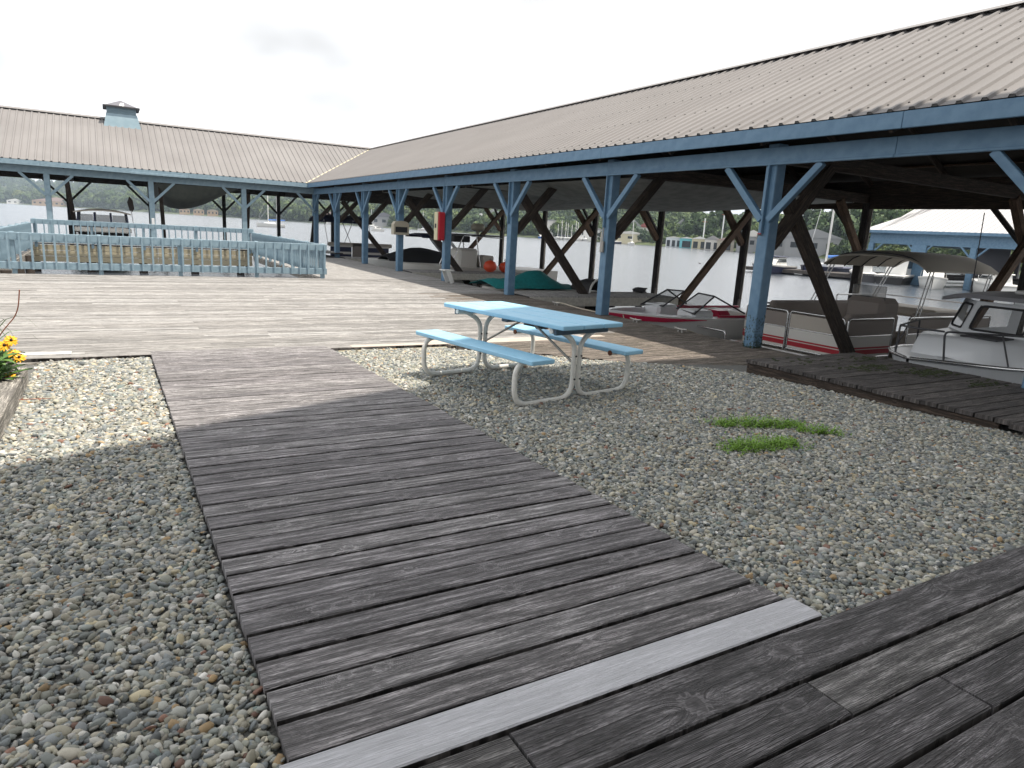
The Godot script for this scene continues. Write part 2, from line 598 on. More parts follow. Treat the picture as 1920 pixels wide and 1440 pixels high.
# ---------------------------------------------------------------- water and ground
func make_water() -> void:
	var m := StandardMaterial3D.new()
	m.albedo_color = lin(0.055, 0.065, 0.08)
	m.roughness = 0.17
	m.metallic_specular = 0.8
	var n := FastNoiseLite.new(); n.seed = 31; n.frequency = 0.018; n.fractal_octaves = 4
	var t := NoiseTexture2D.new()
	t.width = 1024; t.height = 1024; t.seamless = true; t.noise = n; t.as_normal_map = true; t.bump_strength = 5.0
	m.normal_enabled = true
	m.normal_texture = t
	m.normal_scale = 0.8
	var st := mb()
	var R := 3500.0
	var c := [Vector3(-R, WATER, -R), Vector3(R, WATER, -R), Vector3(R, WATER, R), Vector3(-R, WATER, R)]
	for k in [0, 1, 2, 0, 2, 3]:
		st.set_uv(Vector2(c[k].x / 5.0, c[k].z / 3.4))
		st.add_vertex(c[k])
	st.generate_normals()
	st.generate_tangents()
	var o := obj("water", st.commit(), m)
	tag(o, "pale rippled lake water reflecting the cloudy sky", "", "", "structure")

func make_ground() -> void:
	var gm := mottled(Vector3(0.05, 0.052, 0.05), Vector3(0.17, 0.17, 0.16), 0.09, 1.4, 0.95, 41, 3.0)
	var st := mb()
	var g := []
	var xs := []
	for i in 43: xs.append(-14.0 + 21.2 * i / 42.0)
	xs.append_array([0.345, 0.36, 2.265, 2.28]); xs.sort()
	var zs := []
	for j in 41: zs.append(-8.5 + 22.5 * j / 40.0)
	zs.append_array([-1.41, -1.39]); zs.sort()
	for z in zs:
		var row := []
		for x in xs:
			var dip := 0.17 if (x > 0.35 and x < 2.27) or z > -1.4 else 0.006
			row.append(Vector3(x, gravel_y(x, z) - dip, z))
		g.append(row)
	slab_sheet(st, g, 0.9)
	var o := obj("ground", st, gm)
	tag(o, "grey gravel bed beside the boardwalk", "", "", "structure")

	# pebbles
	var shapes := []
	for v in 3:
		var r := RandomNumberGenerator.new(); r.seed = 200 + v
		var nz := FastNoiseLite.new(); nz.seed = 300 + v; nz.frequency = 0.9
		var sp := SphereMesh.new(); sp.radius = 1.0; sp.height = 2.0; sp.radial_segments = 9; sp.rings = 5
		var a := sp.get_mesh_arrays()
		var pv: PackedVector3Array = a[Mesh.ARRAY_VERTEX]
		for i in pv.size():
			pv[i] = pv[i] * (1.0 + 0.32 * nz.get_noise_3dv(pv[i] * 1.1)) * Vector3(1.0, 0.48 + 0.1 * v, 0.72 + 0.08 * v)
		a[Mesh.ARRAY_VERTEX] = pv
		var am := ArrayMesh.new()
		a[Mesh.ARRAY_NORMAL] = null
		a[Mesh.ARRAY_TANGENT] = null
		var s := SurfaceTool.new()
		s.create_from_arrays(a)
		s.generate_normals()
		shapes.append(s.commit())
	var pal := [Vector3(0.17, 0.185, 0.175), Vector3(0.23, 0.235, 0.215), Vector3(0.13, 0.145, 0.15), Vector3(0.28, 0.265, 0.21), Vector3(0.20, 0.205, 0.175), Vector3(0.15, 0.162, 0.165), Vector3(0.33, 0.325, 0.30), Vector3(0.255, 0.24, 0.20)]
	var rare := [Vector3(0.55, 0.54, 0.51), Vector3(0.34, 0.24, 0.13), Vector3(0.20, 0.11, 0.08), Vector3(0.50, 0.44, 0.30), Vector3(0.14, 0.18, 0.17)]
	var pm := StandardMaterial3D.new()
	pm.vertex_color_use_as_albedo = true
	pm.roughness = 0.72
	var stone := NoiseTexture2D.new()
	var sn := FastNoiseLite.new(); sn.seed = 8; sn.frequency = 0.03
	var sg := Gradient.new()
	sg.colors = PackedColorArray([lin(0.72, 0.72, 0.72), lin(1, 1, 1)])
	stone.width = 256; stone.height = 256; stone.seamless = true; stone.noise = sn; stone.color_ramp = sg
	pm.albedo_texture = stone
	pm.uv1_triplanar = true
	var lists := [[], [], []]
	var cols := [[], [], []]
	var rg := RandomNumberGenerator.new(); rg.seed = 99
	for area in [[-1.7, 0.318, -8.44, -0.9], [2.315, 6.62, -8.35, -1.44]]:
		var w: float = area[1] - area[0]
		var z: float = area[2]
		while z < area[3]:
			var near := clampf((z + 7.5) / 4.5, 0.0, 1.0)
			var dens := lerpf(2600.0, 4600.0, near)
			var cnt := int(dens * w * 0.05)
			for i in cnt:
				var x: float = area[0] + rg.randf() * w
				var zz := z + rg.randf() * 0.05
				if x > 3.9 and zz < -8.3 + (x - 3.9) * 0.945: continue
				if x < -0.70 and zz < -5.1: continue
				var s := 0.0078 + 0.0085 * pow(rg.randf(), 1.5) + 0.012 * pow(rg.randf(), 6.0)
				s *= lerpf(1.22, 1.0, near)
				var bas := Basis.from_euler(Vector3(rg.randfn(0, 0.42), rg.randf() * TAU, rg.randfn(0, 0.42)))
				bas = bas.scaled_local(Vector3(s * rg.randf_range(0.85, 1.4), s * rg.randf_range(0.75, 1.15), s * rg.randf_range(0.85, 1.1)))
				var v := rg.randi() % 3
				lists[v].append(Transform3D(bas, Vector3(x, gravel_y(x, zz) + rg.randf_range(-0.005, 0.0075), zz)))
				var c: Vector3 = pal[rg.randi() % pal.size()]
				if rg.randf() < 0.07: c = 0.75 * rare[rg.randi() % rare.size()]
				c *= rg.randf_range(0.85, 2.0)
				cols[v].append(Color(c.x, c.y, c.z))
			z += 0.05
	var root := Node3D.new()
	root.name = "gravel"
	add_child(root)
	tag(root, "rounded grey-green and tan pebbles covering the ground on both sides of the boardwalk", "gravel", "", "stuff")
	for v in 3:
		var mm := MultiMesh.new()
		mm.transform_format = MultiMesh.TRANSFORM_3D
		mm.use_colors = true
		mm.mesh = shapes[v]
		mm.instance_count = lists[v].size()
		for i in lists[v].size():
			mm.set_instance_transform(i, lists[v][i])
			mm.set_instance_color(i, cols[v][i])
		var mi := MultiMeshInstance3D.new()
		mi.multimesh = mm
		mi.material_override = pm
		mi.name = "pebbles"
		root.add_child(mi, true)
		mi.set_meta("kind", "stuff")
	print("pebbles ", lists[0].size() * 3)

# ---------------------------------------------------------------- boardwalk and decks
func make_decks() -> void:
	var slope := -atan(0.155 / 7.15)
	# the boardwalk up to the camera
	var path := setting("boardwalk", "weathered grey plank boardwalk running between two gravel beds to the rear deck")
	for k in 44:
		var z := -1.512 - 0.1625 * k
		var x0 := 0.33 + rng.randf_range(-0.002, 0.002)
		var x1 := 2.292 + rng.randf_range(-0.008, 0.008)
		if k == 0:
			var o := plank(path, 0.30, 2.315, path_y(z) + 0.004, z, 0.148, M.pale, 3, slope)
			tag(o, "pale newer board at the near end of the boardwalk")
		else:
			plank(path, x0, x1, path_y(z), z, 0.1435 + 0.002 * (k % 2), M.plank[rng.randi() % 4], rng.randi() % 16, slope)
	for x in [0.36, 1.3, 2.26]:
		timber("joist", Vector3(x, -0.135, -8.5), Vector3(x, 0.02, -1.45), 0.05, 0.17, M.creosote, path)
	# foreground deck
	var fore := setting("near_deck", "dark weathered wide-board deck in the near right corner")
	var rows := [[-1.315, 0.215], [-1.108, 0.168], [-0.925, 0.172], [-0.735, 0.178], [-0.54, 0.178], [-0.345, 0.178], [-0.15, 0.178], [0.045, 0.178], [0.24, 0.178]]
	var joints := [[-2.6, 0.90, 4.75, 8.3], [-2.9, 1.9, 6.1], [-2.2, 2.35, 6.3], [-3.0, 1.3, 5.6], [-2.5, 2.0, 6.4], [-2.5, 0.6, 5], [-2.4, 2.2, 6], [-2.4, 1.2, 6], [-2.4, 2.2, 6]]
	for i in rows.size():
		for j in joints[i].size() - 1:
			plank(fore, joints[i][j] + 0.003, joints[i][j + 1] - 0.003, 0.158, rows[i][0], rows[i][1], M.fore[rng.randi() % 3], rng.randi() % 16, 0.0, 0.045)
	for x in [-2.0, 0.9, 3.4, 5.8]:
		timber("joist", Vector3(x, 0.03, -1.40), Vector3(x, 0.03, 0.4), 0.05, 0.16, M.creosote, fore)
	# the raised dark dock on the right
	var dock := setting("raised_dock", "dark mossy raised dock along the covered slips at the right")
	for k in 50:
		var z := -5.52 + 0.1625 * k
		var x0 := 6.6
		if z > -2.75: x0 = 6.6 - minf((z + 2.75) * 0.75, 0.55)
		plank(dock, x0 + rng.randf_range(-0.003, 0.003), 8.74, 0.20, z, 0.149, M.dark[rng.randi() % 3], rng.randi() % 16)
	timber("skirt", Vector3(6.64, 0.06, -5.56), Vector3(6.64, 0.06, -2.8), 0.04, 0.19, M.creosote, dock)
	timber("skirt", Vector3(6.62, 0.06, -5.57), Vector3(8.74, 0.06, -5.57), 0.04, 0.19, M.creosote, dock)
	timber("skirt", Vector3(8.70, 0.06, -5.56), Vector3(8.70, 0.06, 2.0), 0.05, 0.19, M.creosote, dock)
	var ms := mb()
	for q in [[7.75, -4.75, 0.35, 70], [8.25, -4.35, 0.3, 110], [8.4, -5.2, 0.25, 40], [7.2, -5.3, 0.3, 20], [8.3, -3.7, 0.25, 40]]:
		for k in q[3]:
			var p := Vector3(q[0] + rng.randfn(0, q[2] * 0.7), 0.204, q[1] + rng.randfn(0, q[2] * 0.3))
			if p.x < 6.65 or p.x > 8.7: continue
			box(ms, p, Vector3(rng.randf_range(0.02, 0.07), 0.008, rng.randf_range(0.01, 0.03)), Basis(Vector3.UP, rng.randf_range(-0.3, 0.3)), 0.003)
	obj("moss", ms, M.moss, dock).set_meta("kind", "stuff")
	# rear deck
	var deck := setting("rear_deck", "broad sunlit grey plank deck in front of the blue railing")
	var r := 0
	var z := -5.87
	while z > -18.95:
		var left := -6.5
		if z > -8.45: left = maxf(3.85 + (z + 8.36) * 1.055, 2.296 if z < -8.36 else 3.9)
		var cuts := [left]
		if left < 0.0:
			var off: float = [0.0, 1.6, 0.7, 2.9][r % 4]
			for c in [-1.9 + off, 2.6 + off * 0.7, 6.2 + off * 0.35]:
				if r < 26 and r > 17 and c < 1.0: c = 1.35 + 0.02 * r - (1.5 if r % 2 else 0.0)
				cuts.append(c)
		elif r % 3 == 0 and left < 5.5:
			cuts.append(6.9)
		cuts.append(8.74)
		cuts.sort()
		for i in cuts.size() - 1:
			if cuts[i + 1] - cuts[i] < 0.3: continue
			var m: Material = M.deck[rng.randi() % 5]
			if z > -8.4 or (cuts[i] > 5.4 and z > -15.0): m = M.mossy[rng.randi() % 3]
			if z > -8.75 and z < -8.4 and cuts[i] > 1.0 and cuts[i] < 5.0: m = M.fresh
			plank(deck, cuts[i] + 0.002, cuts[i + 1] - 0.002, 0.0, z, 0.1505, m, rng.randi() % 16, 0.0, 0.038)
		z -= 0.1625
		r += 1
	# the white replacement boards at the left front edge
	for q in [[-2.6, -0.42, -8.63], [-6.4, -2.6, -8.63]]:
		tag(plank(deck, q[0], q[1], 0.006, q[2], 0.150, M.bleached, 2), "white replacement board")
	# strip beside the slips, seen edge-on: too fine to pick apart
	var st := mb()
	while z > -33.9:
		box(st, Vector3(6.9 if z > -29.7 else 6.9, -0.019, z), Vector3(3.68, 0.038, 0.152), Basis(), 0.004, Vector2(rng.randf(), rng.randf()))
		z -= 0.1625
	var far := obj("planks", st, M.deck[1], deck)
	far.set_meta("kind", "stuff")
	timber("fascia", Vector3(2.30, -0.10, -8.36), Vector3(3.9, -0.10, -8.36), 0.04, 0.13, M.tan, deck)
	timber("fascia", Vector3(-6.5, -0.10, -8.36), Vector3(0.33, -0.10, -8.36), 0.04, 0.13, M.silver_wood, deck)
	timber("fascia", Vector3(3.9, -0.10, -8.33), Vector3(6.62, -0.10, -5.74), 0.04, 0.13, M.creosote, deck)
	timber("fascia", Vector3(8.72, -0.12, -5.6), Vector3(8.72, -0.12, -34.5), 0.05, 0.2, M.dark[2], deck)
	timber("fascia", Vector3(-6.5, -0.13, -18.98), Vector3(5.1, -0.13, -18.98), 0.05, 0.2, M.creosote, deck)
	timber("fascia", Vector3(5.07, -0.13, -19.0), Vector3(5.07, -0.13, -29.6), 0.05, 0.2, M.silver_wood, deck)
	for x in [-5.0, -3.4, -1.2, 1.2, 2.9, 4.9]:
		pipe("pile", [Vector3(x, -1.6, -19.4), Vector3(x, -0.05, -19.4)], 0.14, M.creosote, deck, 9)
	for pz in [-12.0, -16.0, -20.5, -24.5, -28.5, -32.0]:
		pipe("pile", [Vector3(8.45, -1.6, pz), Vector3(8.45, -0.05, pz)], 0.14, M.creosote, deck, 9)
	# dock under the left wing, with its timber face towards the open well
	var ld := setting("left_dock", "tan timber-faced dock behind the open well under the left roof")
	for i in 31:
		plank(ld, -7.0, 8.74, 0.215, -29.72 - 0.1625 * i, 0.152, M.deck[(i * 7 + i / 3) % 5], i % 16, 0.0, 0.038)
	for i in 3:
		timber("face_board", Vector3(-2.6, 0.07 - 0.2 * i, -29.62), Vector3(1.6, 0.07 - 0.2 * i, -29.62), 0.05, 0.19, M.tan, ld)
		timber("face_board", Vector3(1.61, 0.07 - 0.2 * i, -29.62), Vector3(5.0, 0.07 - 0.2 * i, -29.62), 0.05, 0.19, M.tan, ld)
	for x in [-2.3, -0.6, 1.1, 2.9, 4.6]:
		pipe("pile", [Vector3(x, -1.6, -29.95), Vector3(x, 0.1, -29.95)], 0.15, M.creosote, ld, 9)
	# left side of the well
	var wd := setting("side_dock", "narrow plank dock along the left side of the open well")
	for i in 65:
		plank(wd, -7.0, -2.35, 0.0, -19.1 - 0.1625 * i, 0.152, M.deck[(i * 7 + i / 3) % 5], i % 16, 0.0, 0.038)
	timber("fascia", Vector3(-2.32, -0.16, -19.0), Vector3(-2.32, -0.16, -29.6), 0.06, 0.27, M.silver_wood, wd)
	for pz in [-20.5, -23.5, -26.5]:
		pipe("pile", [Vector3(-2.2, -1.6, pz), Vector3(-2.2, -0.05, pz)], 0.13, M.creosote, wd, 9)
	# finger docks between the slips
	var i := 0
	for fz in [-14.8, -22.4, -30.0]:
		var words: String = ["pale weathered finger dock behind the red and white runabout", "third finger dock, behind the teal tarp", "far finger dock near the roof corner"][i]
		var fd := thing("finger_dock", words, "dock", Vector3(0, 0, fz), 0.0, "finger docks under the right roof")
		i += 1
		var x := 8.83
		while x < 13.5:
			var o := MeshInstance3D.new()
			o.mesh = plank_mesh(1.3, 0.15, 0.035, int(x * 7) % 16)
			o.set_surface_override_material(0, M.deck[1 + (int(x * 13) % 2) * 2])
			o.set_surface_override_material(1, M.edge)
			o.name = "plank"
			fd.add_child(o, true)
			o.position = Vector3(x, 0.03, 0)
			o.rotation.y = PI / 2
			x += 0.163
		timber("fascia", Vector3(8.76, -0.105, 0.66), Vector3(13.58, -0.105, 0.66), 0.045, 0.22, M.concrete, fd)
		timber("fascia", Vector3(8.76, -0.105, -0.66), Vector3(13.58, -0.105, -0.66), 0.045, 0.22, M.concrete, fd)
		timber("fascia", Vector3(13.58, -0.105, -0.68), Vector3(13.58, -0.105, 0.68), 0.045, 0.22, M.concrete, fd)
		for px in [9.6, 11.4, 13.2]:
			for pz in [-0.5, 0.5]:
				pipe("pile", [Vector3(px, -1.6, pz), Vector3(px, -0.02, pz)], 0.1, M.creosote, fd, 8)

# ---------------------------------------------------------------- an added building, unseen behind the camera, its roof shaped to shade the foreground
func make_shade_building() -> void:
	var t := thing("shade_building", "added unseen building behind the viewer with a deep roof that shades the foreground", "building", Vector3.ZERO)
	var h := 9.5
	var off := Vector2(-SUN.x, -SUN.z) * h
	# edge of the added roof, shaped so its shadow runs obliquely across boardwalk and gravel
	var edge := [Vector2(-3.2, -3.56), Vector2(4.15, -6.63), Vector2(7.36, -6.6)]
	var poly := []
	for e in edge: poly.append(e + off)
	poly.append(Vector2(9.83, 9.0)); poly.append(Vector2(-4.0, 9.0)); poly.append(Vector2(-4.0, 0.0))
	var st := mb()
	prism(st, poly, 0.22, Transform3D(Basis(Vector3.RIGHT, Vector3(0, 0, 1), Vector3.UP), Vector3(0, h + 0.11, 0)))
	obj("shade_roof", st, M.white, t)
	block("wall", Vector3(2.8, 4.75, 6.5), Vector3(13.0, 9.5, 0.2), M.offwhite, t)  # pale walls of the added building, bouncing light into its shade
	block("wall", Vector3(-3.6, 4.75, 7.7), Vector3(0.2, 9.5, 2.2), M.offwhite, t)
	block("wall", Vector3(9.2, 4.75, 7.7), Vector3(0.2, 9.5, 2.2), M.offwhite, t)
	for y in [1.7, 4.7, 7.6]:
		for x in [-2.2, 0.8, 3.8, 6.8]:
			var w := block("window", Vector3(x, y, 6.38), Vector3(1.2, 1.3, 0.06), M.pane, t)
			block("frame", Vector3(x, y - 0.68, 6.33), Vector3(1.34, 0.07, 0.08), M.white, w)
	for p in [Vector3(-1.9, 0, -0.6), Vector3(8.2, 0, -0.6)]:
		timber("post", p + Vector3(0, 0.1, 0), p + Vector3(0, h, 0), 0.25, 0.25, M.blue, t)

# ---------------------------------------------------------------- the L-shaped covered slips
# rib profile across a panel: [offset, height]
func rib_profile(w: float) -> Array:
	var out := []
	var n := 4
	var s := w / n
	for i in n:
		var c := s * (i + 0.5)
		out.append_array([[c - 0.042, 0.0], [c - 0.024, 0.030], [c + 0.024, 0.030], [c + 0.042, 0.0]])
	out.push_front([0.0, 0.0])
	out.append([w, 0.0])
	return out

# one roof panel. axis "z": ribs climb along +-x, panel runs along z from s0; axis "x": ribs climb along -+z, panel runs along x
func roof_panel(parent: Node, axis: String, s0: float, w: float, eave: float, dir: float, lo: Callable, hi: Callable) -> void:
	var slope := (RIDGE_Y - EAVE_Y) / HALF
	var nrm := Vector2(-slope, 1.0).normalized()
	var st := mb()
	var prev := []
	var pf := rib_profile(w)
	for q in pf:
		var s: float = s0 + q[0]
		var t0: float = lo.call(s)
		var t1: float = hi.call(s)
		var pts := []
		for t in [t0, t1]:
			var d: float = t + nrm.x * q[1]
			var y: float = EAVE_Y + slope * t + nrm.y * q[1]
			pts.append(Vector3(eave + dir * d, y, s) if axis == "z" else Vector3(s, y, eave + dir * d))
		if prev: 
			quad(st, prev[0], prev[1], pts[1], pts[0])
		prev = pts
	# turned-down ends of the ribs at the eave
	for i in range(1, pf.size() - 3, 4):
		var q := []
		for k in 4:
			var s: float = s0 + pf[i + k][0]
			if lo.call(s) > 0.01: continue
			var d: float = nrm.x * pf[i + k][1]
			var y: float = EAVE_Y + nrm.y * pf[i + k][1]
			q.append(Vector3(eave + dir * d, y, s) if axis == "z" else Vector3(s, y, eave + dir * d))
	obj("metal_panel", st, M.roof, parent)

func rib_plugs(parent: Node, axis: String, s0: float, w: float, n: int, eave: float, dir: float) -> void:
	var st := mb()
	for p in n:
		for i in 4:
			var c := s0 + w * p + w / 4.0 * (i + 0.5)
			var at := Vector3(eave + dir * 0.006, EAVE_Y + 0.013, c) if axis == "z" else Vector3(c, EAVE_Y + 0.013, eave + dir * 0.006)
			box(st, at, Vector3(0.016, 0.026, 0.058) if axis == "z" else Vector3(0.058, 0.026, 0.016))
	var o := obj("rib_closures", st, M.roof_edge, parent)
	o.set_meta("kind", "stuff")

func make_shelter() -> void:
	var t := thing("boat_shelter", "long blue-framed open boat shelter with ribbed metal roof over the slips", "boat shelter")
	var slope := (RIDGE_Y - EAVE_Y) / HALF
	# ---- roofs
	var rr := Node3D.new(); rr.name = "right_roof"; t.add_child(rr)
	var lr := Node3D.new(); lr.name = "left_roof"; t.add_child(lr)
	var w := 1.032
	var north := EAVE_Z - HALF
	var z := 4.2
	while z - w > north - w:
		roof_panel(rr, "z", z - w, w, EAVE_X, 1.0, func(s): return clampf(EAVE_Z - s, 0.0, HALF), func(_s): return HALF)
		z -= w
	var x := EAVE_X + HALF
	var k := 0
	while x > -15.0:
		roof_panel(lr, "x", x - w, w, EAVE_Z, -1.0, func(s): return clampf(s - EAVE_X, 0.0, HALF), func(_s): return HALF)
		x -= w
	rib_plugs(rr, "z", 4.2 - w * 36, w, 36, EAVE_X, 1.0)
	var nl := 18
	rib_plugs(lr, "x", EAVE_X + HALF - w * (nl + 4), w, nl - 0, EAVE_Z, -1.0)
	# far slopes, seen by nobody here but needed for the shade below
	var bx := EAVE_X + 2 * HALF
	var bz := EAVE_Z - 2 * HALF
	var st := mb()
	quad(st, Vector3(EAVE_X + HALF, RIDGE_Y, 4.2), Vector3(bx, EAVE_Y, 4.2), Vector3(bx, EAVE_Y, bz), Vector3(EAVE_X + HALF, RIDGE_Y, north))
	obj("far_slope", st, M.roof, rr)
	st = mb()
	quad(st, Vector3(EAVE_X + HALF, RIDGE_Y, north), Vector3(bx, EAVE_Y, bz), Vector3(-15, EAVE_Y, bz), Vector3(-15, RIDGE_Y, north))
	obj("far_slope", st, M.roof, lr)
	# near-black sheet added below the metal so the roof space reads as shade
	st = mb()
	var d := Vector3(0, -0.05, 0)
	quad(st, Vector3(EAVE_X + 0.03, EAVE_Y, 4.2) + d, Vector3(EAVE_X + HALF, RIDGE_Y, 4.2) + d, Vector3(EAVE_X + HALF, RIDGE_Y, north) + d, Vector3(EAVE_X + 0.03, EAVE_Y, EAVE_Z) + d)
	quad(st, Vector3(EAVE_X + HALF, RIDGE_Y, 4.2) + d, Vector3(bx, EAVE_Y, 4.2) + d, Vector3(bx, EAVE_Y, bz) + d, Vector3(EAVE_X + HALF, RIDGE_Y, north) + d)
	obj("shade_lining", st, M.under, rr)
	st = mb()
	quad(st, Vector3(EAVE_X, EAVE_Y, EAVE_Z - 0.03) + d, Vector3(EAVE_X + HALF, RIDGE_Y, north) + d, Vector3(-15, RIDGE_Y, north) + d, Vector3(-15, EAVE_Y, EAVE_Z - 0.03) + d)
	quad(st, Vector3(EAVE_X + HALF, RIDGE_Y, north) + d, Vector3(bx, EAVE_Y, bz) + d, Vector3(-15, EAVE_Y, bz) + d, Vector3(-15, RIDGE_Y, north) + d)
	obj("shade_lining", st, M.under, lr)
	# ridge caps, valley strip, screws
	st = mb()
	for sg in [-1.0, 1.0]:
		beam(st, Vector3(EAVE_X + HALF + sg * 0.09, RIDGE_Y + 0.03, 4.2), Vector3(EAVE_X + HALF + sg * 0.09, RIDGE_Y + 0.03, north), 0.2, 0.006, Vector3(sg * slope, 1, 0).normalized(), 0.0)
	obj("ridge_cap", st, M.ridge, rr)
	st = mb()
	for sg in [-1.0, 1.0]:
		beam(st, Vector3(-15, RIDGE_Y + 0.03, north + sg * 0.09), Vector3(EAVE_X + HALF, RIDGE_Y + 0.03, north + sg * 0.09), 0.2, 0.006, Vector3(0, 1, sg * slope).normalized(), 0.0)
	obj("ridge_cap", st, M.ridge, lr)
	st = mb()
	var va := Vector3(EAVE_X, EAVE_Y + 0.006, EAVE_Z)
	var vb := Vector3(EAVE_X + HALF, RIDGE_Y + 0.006, north)
	quad(st, va + Vector3(-0.1, 0, 0), vb + Vector3(-0.1, 0, 0), vb + Vector3(0, 0, 0.02), va + Vector3(0, 0, 0.02))
	obj("valley_flashing", st, M.cream, lr)
	st = mb()
	for i in 136:
		var sz := 4.2 - w / 4.0 * (i + 0.5) + 0.058
		for tt in [0.25, 1.3, 2.4, 3.4, 4.3]:
			if EAVE_Z - sz > tt - 0.2: continue
			box(st, Vector3(EAVE_X + tt, EAVE_Y + slope * tt + 0.006, sz), Vector3(0.018, 0.012, 0.018))
	var sc := obj("screws", st, M.screw, rr)
	sc.set_meta("kind", "stuff")
	# ---- fascia boards and beams
	for q in [[4.2, -1.0], [-1.0, -5.05], [-5.05, -10.8], [-10.8, -16.6], [-16.6, -22.4], [-22.4, -28.2], [-28.2, EAVE_Z]]:
		timber("fascia", Vector3(EAVE_X + 0.02, EAVE_Y - 0.105, q[0]), Vector3(EAVE_X + 0.02, EAVE_Y - 0.105, q[1] + 0.004), 0.04, 0.19, M.blue, t)
	for q in [[-15.0, -8.0], [-8.0, -2.1], [-2.1, 3.1], [3.1, EAVE_X]]:
		timber("fascia", Vector3(q[0] + 0.004, EAVE_Y - 0.105, EAVE_Z - 0.02), Vector3(q[1], EAVE_Y - 0.105, EAVE_Z - 0.02), 0.04, 0.19, M.rail, t)
	timber("fascia_patch", Vector3(0.95, EAVE_Y - 0.17, EAVE_Z + 0.015), Vector3(3.0, EAVE_Y - 0.17, EAVE_Z + 0.015), 0.03, 0.08, M.rail, t)
	for q in [[4.2, -5.3], [-5.3, -11.05], [-11.05, -18.6], [-18.6, -26.1], [-26.1, LEFT_Z]]:
		timber("eave_beam", Vector3(POST_X - 0.11, 2.825, q[0]), Vector3(POST_X - 0.11, 2.825, q[1] + 0.004), 0.05, 0.24, M.blue, t)
		timber("eave_ledger", Vector3(POST_X - 0.13, 2.715, q[0]), Vector3(POST_X - 0.13, 2.715, q[1] + 0.004), 0.055, 0.035, M.blue, t)
	timber("eave_beam", Vector3(-15, 2.845, LEFT_Z + 0.11), Vector3(POST_X, 2.845, LEFT_Z + 0.11), 0.05, 0.27, M.rail, t)
	timber("far_beam", Vector3(FAR_X, 2.94, 4.2), Vector3(FAR_X, 2.94, bz + 0.5), 0.1, 0.68, M.creosote, t)
	timber("far_beam", Vector3(-15, 3.0, bz + 0.5), Vector3(FAR_X, 3.0, bz + 0.5), 0.1, 0.54, M.creosote, t)
	# ---- rafters, ties and purlins
	var pz := [0.45, -3.35, -7.17, -11.0, -14.8, -18.6, -22.4, -26.1, -29.9]
	for f in pz:
		timber("tie_beam", Vector3(POST_X, 2.85, f), Vector3(FAR_X, 2.85, f), 0.09, 0.22, M.creosote, t)
		for g in [0.0, 1.9]:
			timber("rafter", Vector3(EAVE_X + 0.1, EAVE_Y - 0.16, f - g), Vector3(EAVE_X + HALF, RIDGE_Y - 0.16, f - g), 0.05, 0.15, M.creosote, t)
			timber("rafter", Vector3(bx - 0.1, EAVE_Y - 0.16, f - g), Vector3(EAVE_X + HALF, RIDGE_Y - 0.16, f - g), 0.05, 0.15, M.creosote, t)
	for tt in [0.9, 1.8, 2.7, 3.6]:
		timber("purlin", Vector3(bx - tt, EAVE_Y + slope * tt - 0.1, 4.2), Vector3(bx - tt, EAVE_Y + slope * tt - 0.1, north), 0.09, 0.04, M.brown, t)
		timber("purlin", Vector3(EAVE_X + tt, EAVE_Y + slope * tt - 0.1, 4.2), Vector3(EAVE_X + tt, EAVE_Y + slope * tt - 0.1, EAVE_Z - tt), 0.09, 0.04, M.brown, t)
	# ---- posts of the right wing
	for f in pz + [LEFT_Z]:
		var foot := 0.2 if f > -5.0 else 0.0
		var p := timber("post", Vector3(POST_X, foot, f), Vector3(POST_X, 3.0, f), 0.2, 0.2, M.blue, t, Vector3.UP, 0.012)
		timber("batten", Vector3(POST_X - 0.115, 1.72, f), Vector3(POST_X - 0.115, 2.70, f), 0.10, 0.03, M.blue, p)
		if f < -6.9 and f > -7.4:
			var ms := mb()
			for q in 230:
				var a := 0.5 * pow(rng.randf(), 2.4)
				var sd := rng.randf() < 0.5
				var c := Vector3(-0.103, 0, rng.randf_range(-0.1, 0.1)) if sd else Vector3(rng.randf_range(-0.1, 0.1), 0, 0.103)
				box(ms, Vector3(POST_X, a + 0.01, f) + c, Vector3(0.004 if sd else 0.009, rng.randf_range(0.008, 0.028), 0.009 if sd else 0.004), Basis(), 0.001)
			obj("moss", ms, M.moss, p)
		for sg in [-1.0, 1.0]:
			if f == LEFT_Z and sg < 0: continue
			timber("knee_brace", Vector3(POST_X - 0.09, 1.92, f + sg * 0.06), Vector3(POST_X - 0.09, 2.70, f + sg * 0.84), 0.085, 0.10, M.blue, t)
		timber("roof_brace", Vector3(POST_X + 0.1, 1.55, f), Vector3(POST_X + 1.22, 2.78, f), 0.14, 0.17, M.creosote, t)
		if f != LEFT_Z:
			timber("far_post", Vector3(FAR_X, -1.6, f), Vector3(FAR_X, 2.75, f), 0.17, 0.17, M.charcoal_wood, t)
			timber("post_board", Vector3(FAR_X - 0.02, -0.1, f + 0.1), Vector3(FAR_X - 0.02, 2.6, f + 0.1), 0.03, 0.15, M.silver_wood, t)
			timber("far_brace", Vector3(FAR_X, 1.7, f - 0.05), Vector3(FAR_X, 2.68, f - 0.95), 0.08, 0.1, M.charcoal_wood, t)
			timber("far_brace", Vector3(FAR_X - 0.12, 1.55, f), Vector3(FAR_X - 1.15, 2.75, f), 0.14, 0.17, M.brown, t)
	# the big crossed braces stand at every second frame
	for f in [-7.17, -14.8, -22.4, -29.9]:
		timber("diagonal_brace", Vector3(8.78, 2.4, f - 0.02), Vector3(11.7, -0.95, f - 0.02), 0.15, 0.19, M.creosote, t)
		timber("diagonal_brace", Vector3(16.62, 2.5, f + 0.14), Vector3(13.5, -0.95, f + 0.14), 0.14, 0.18, M.brown, t)
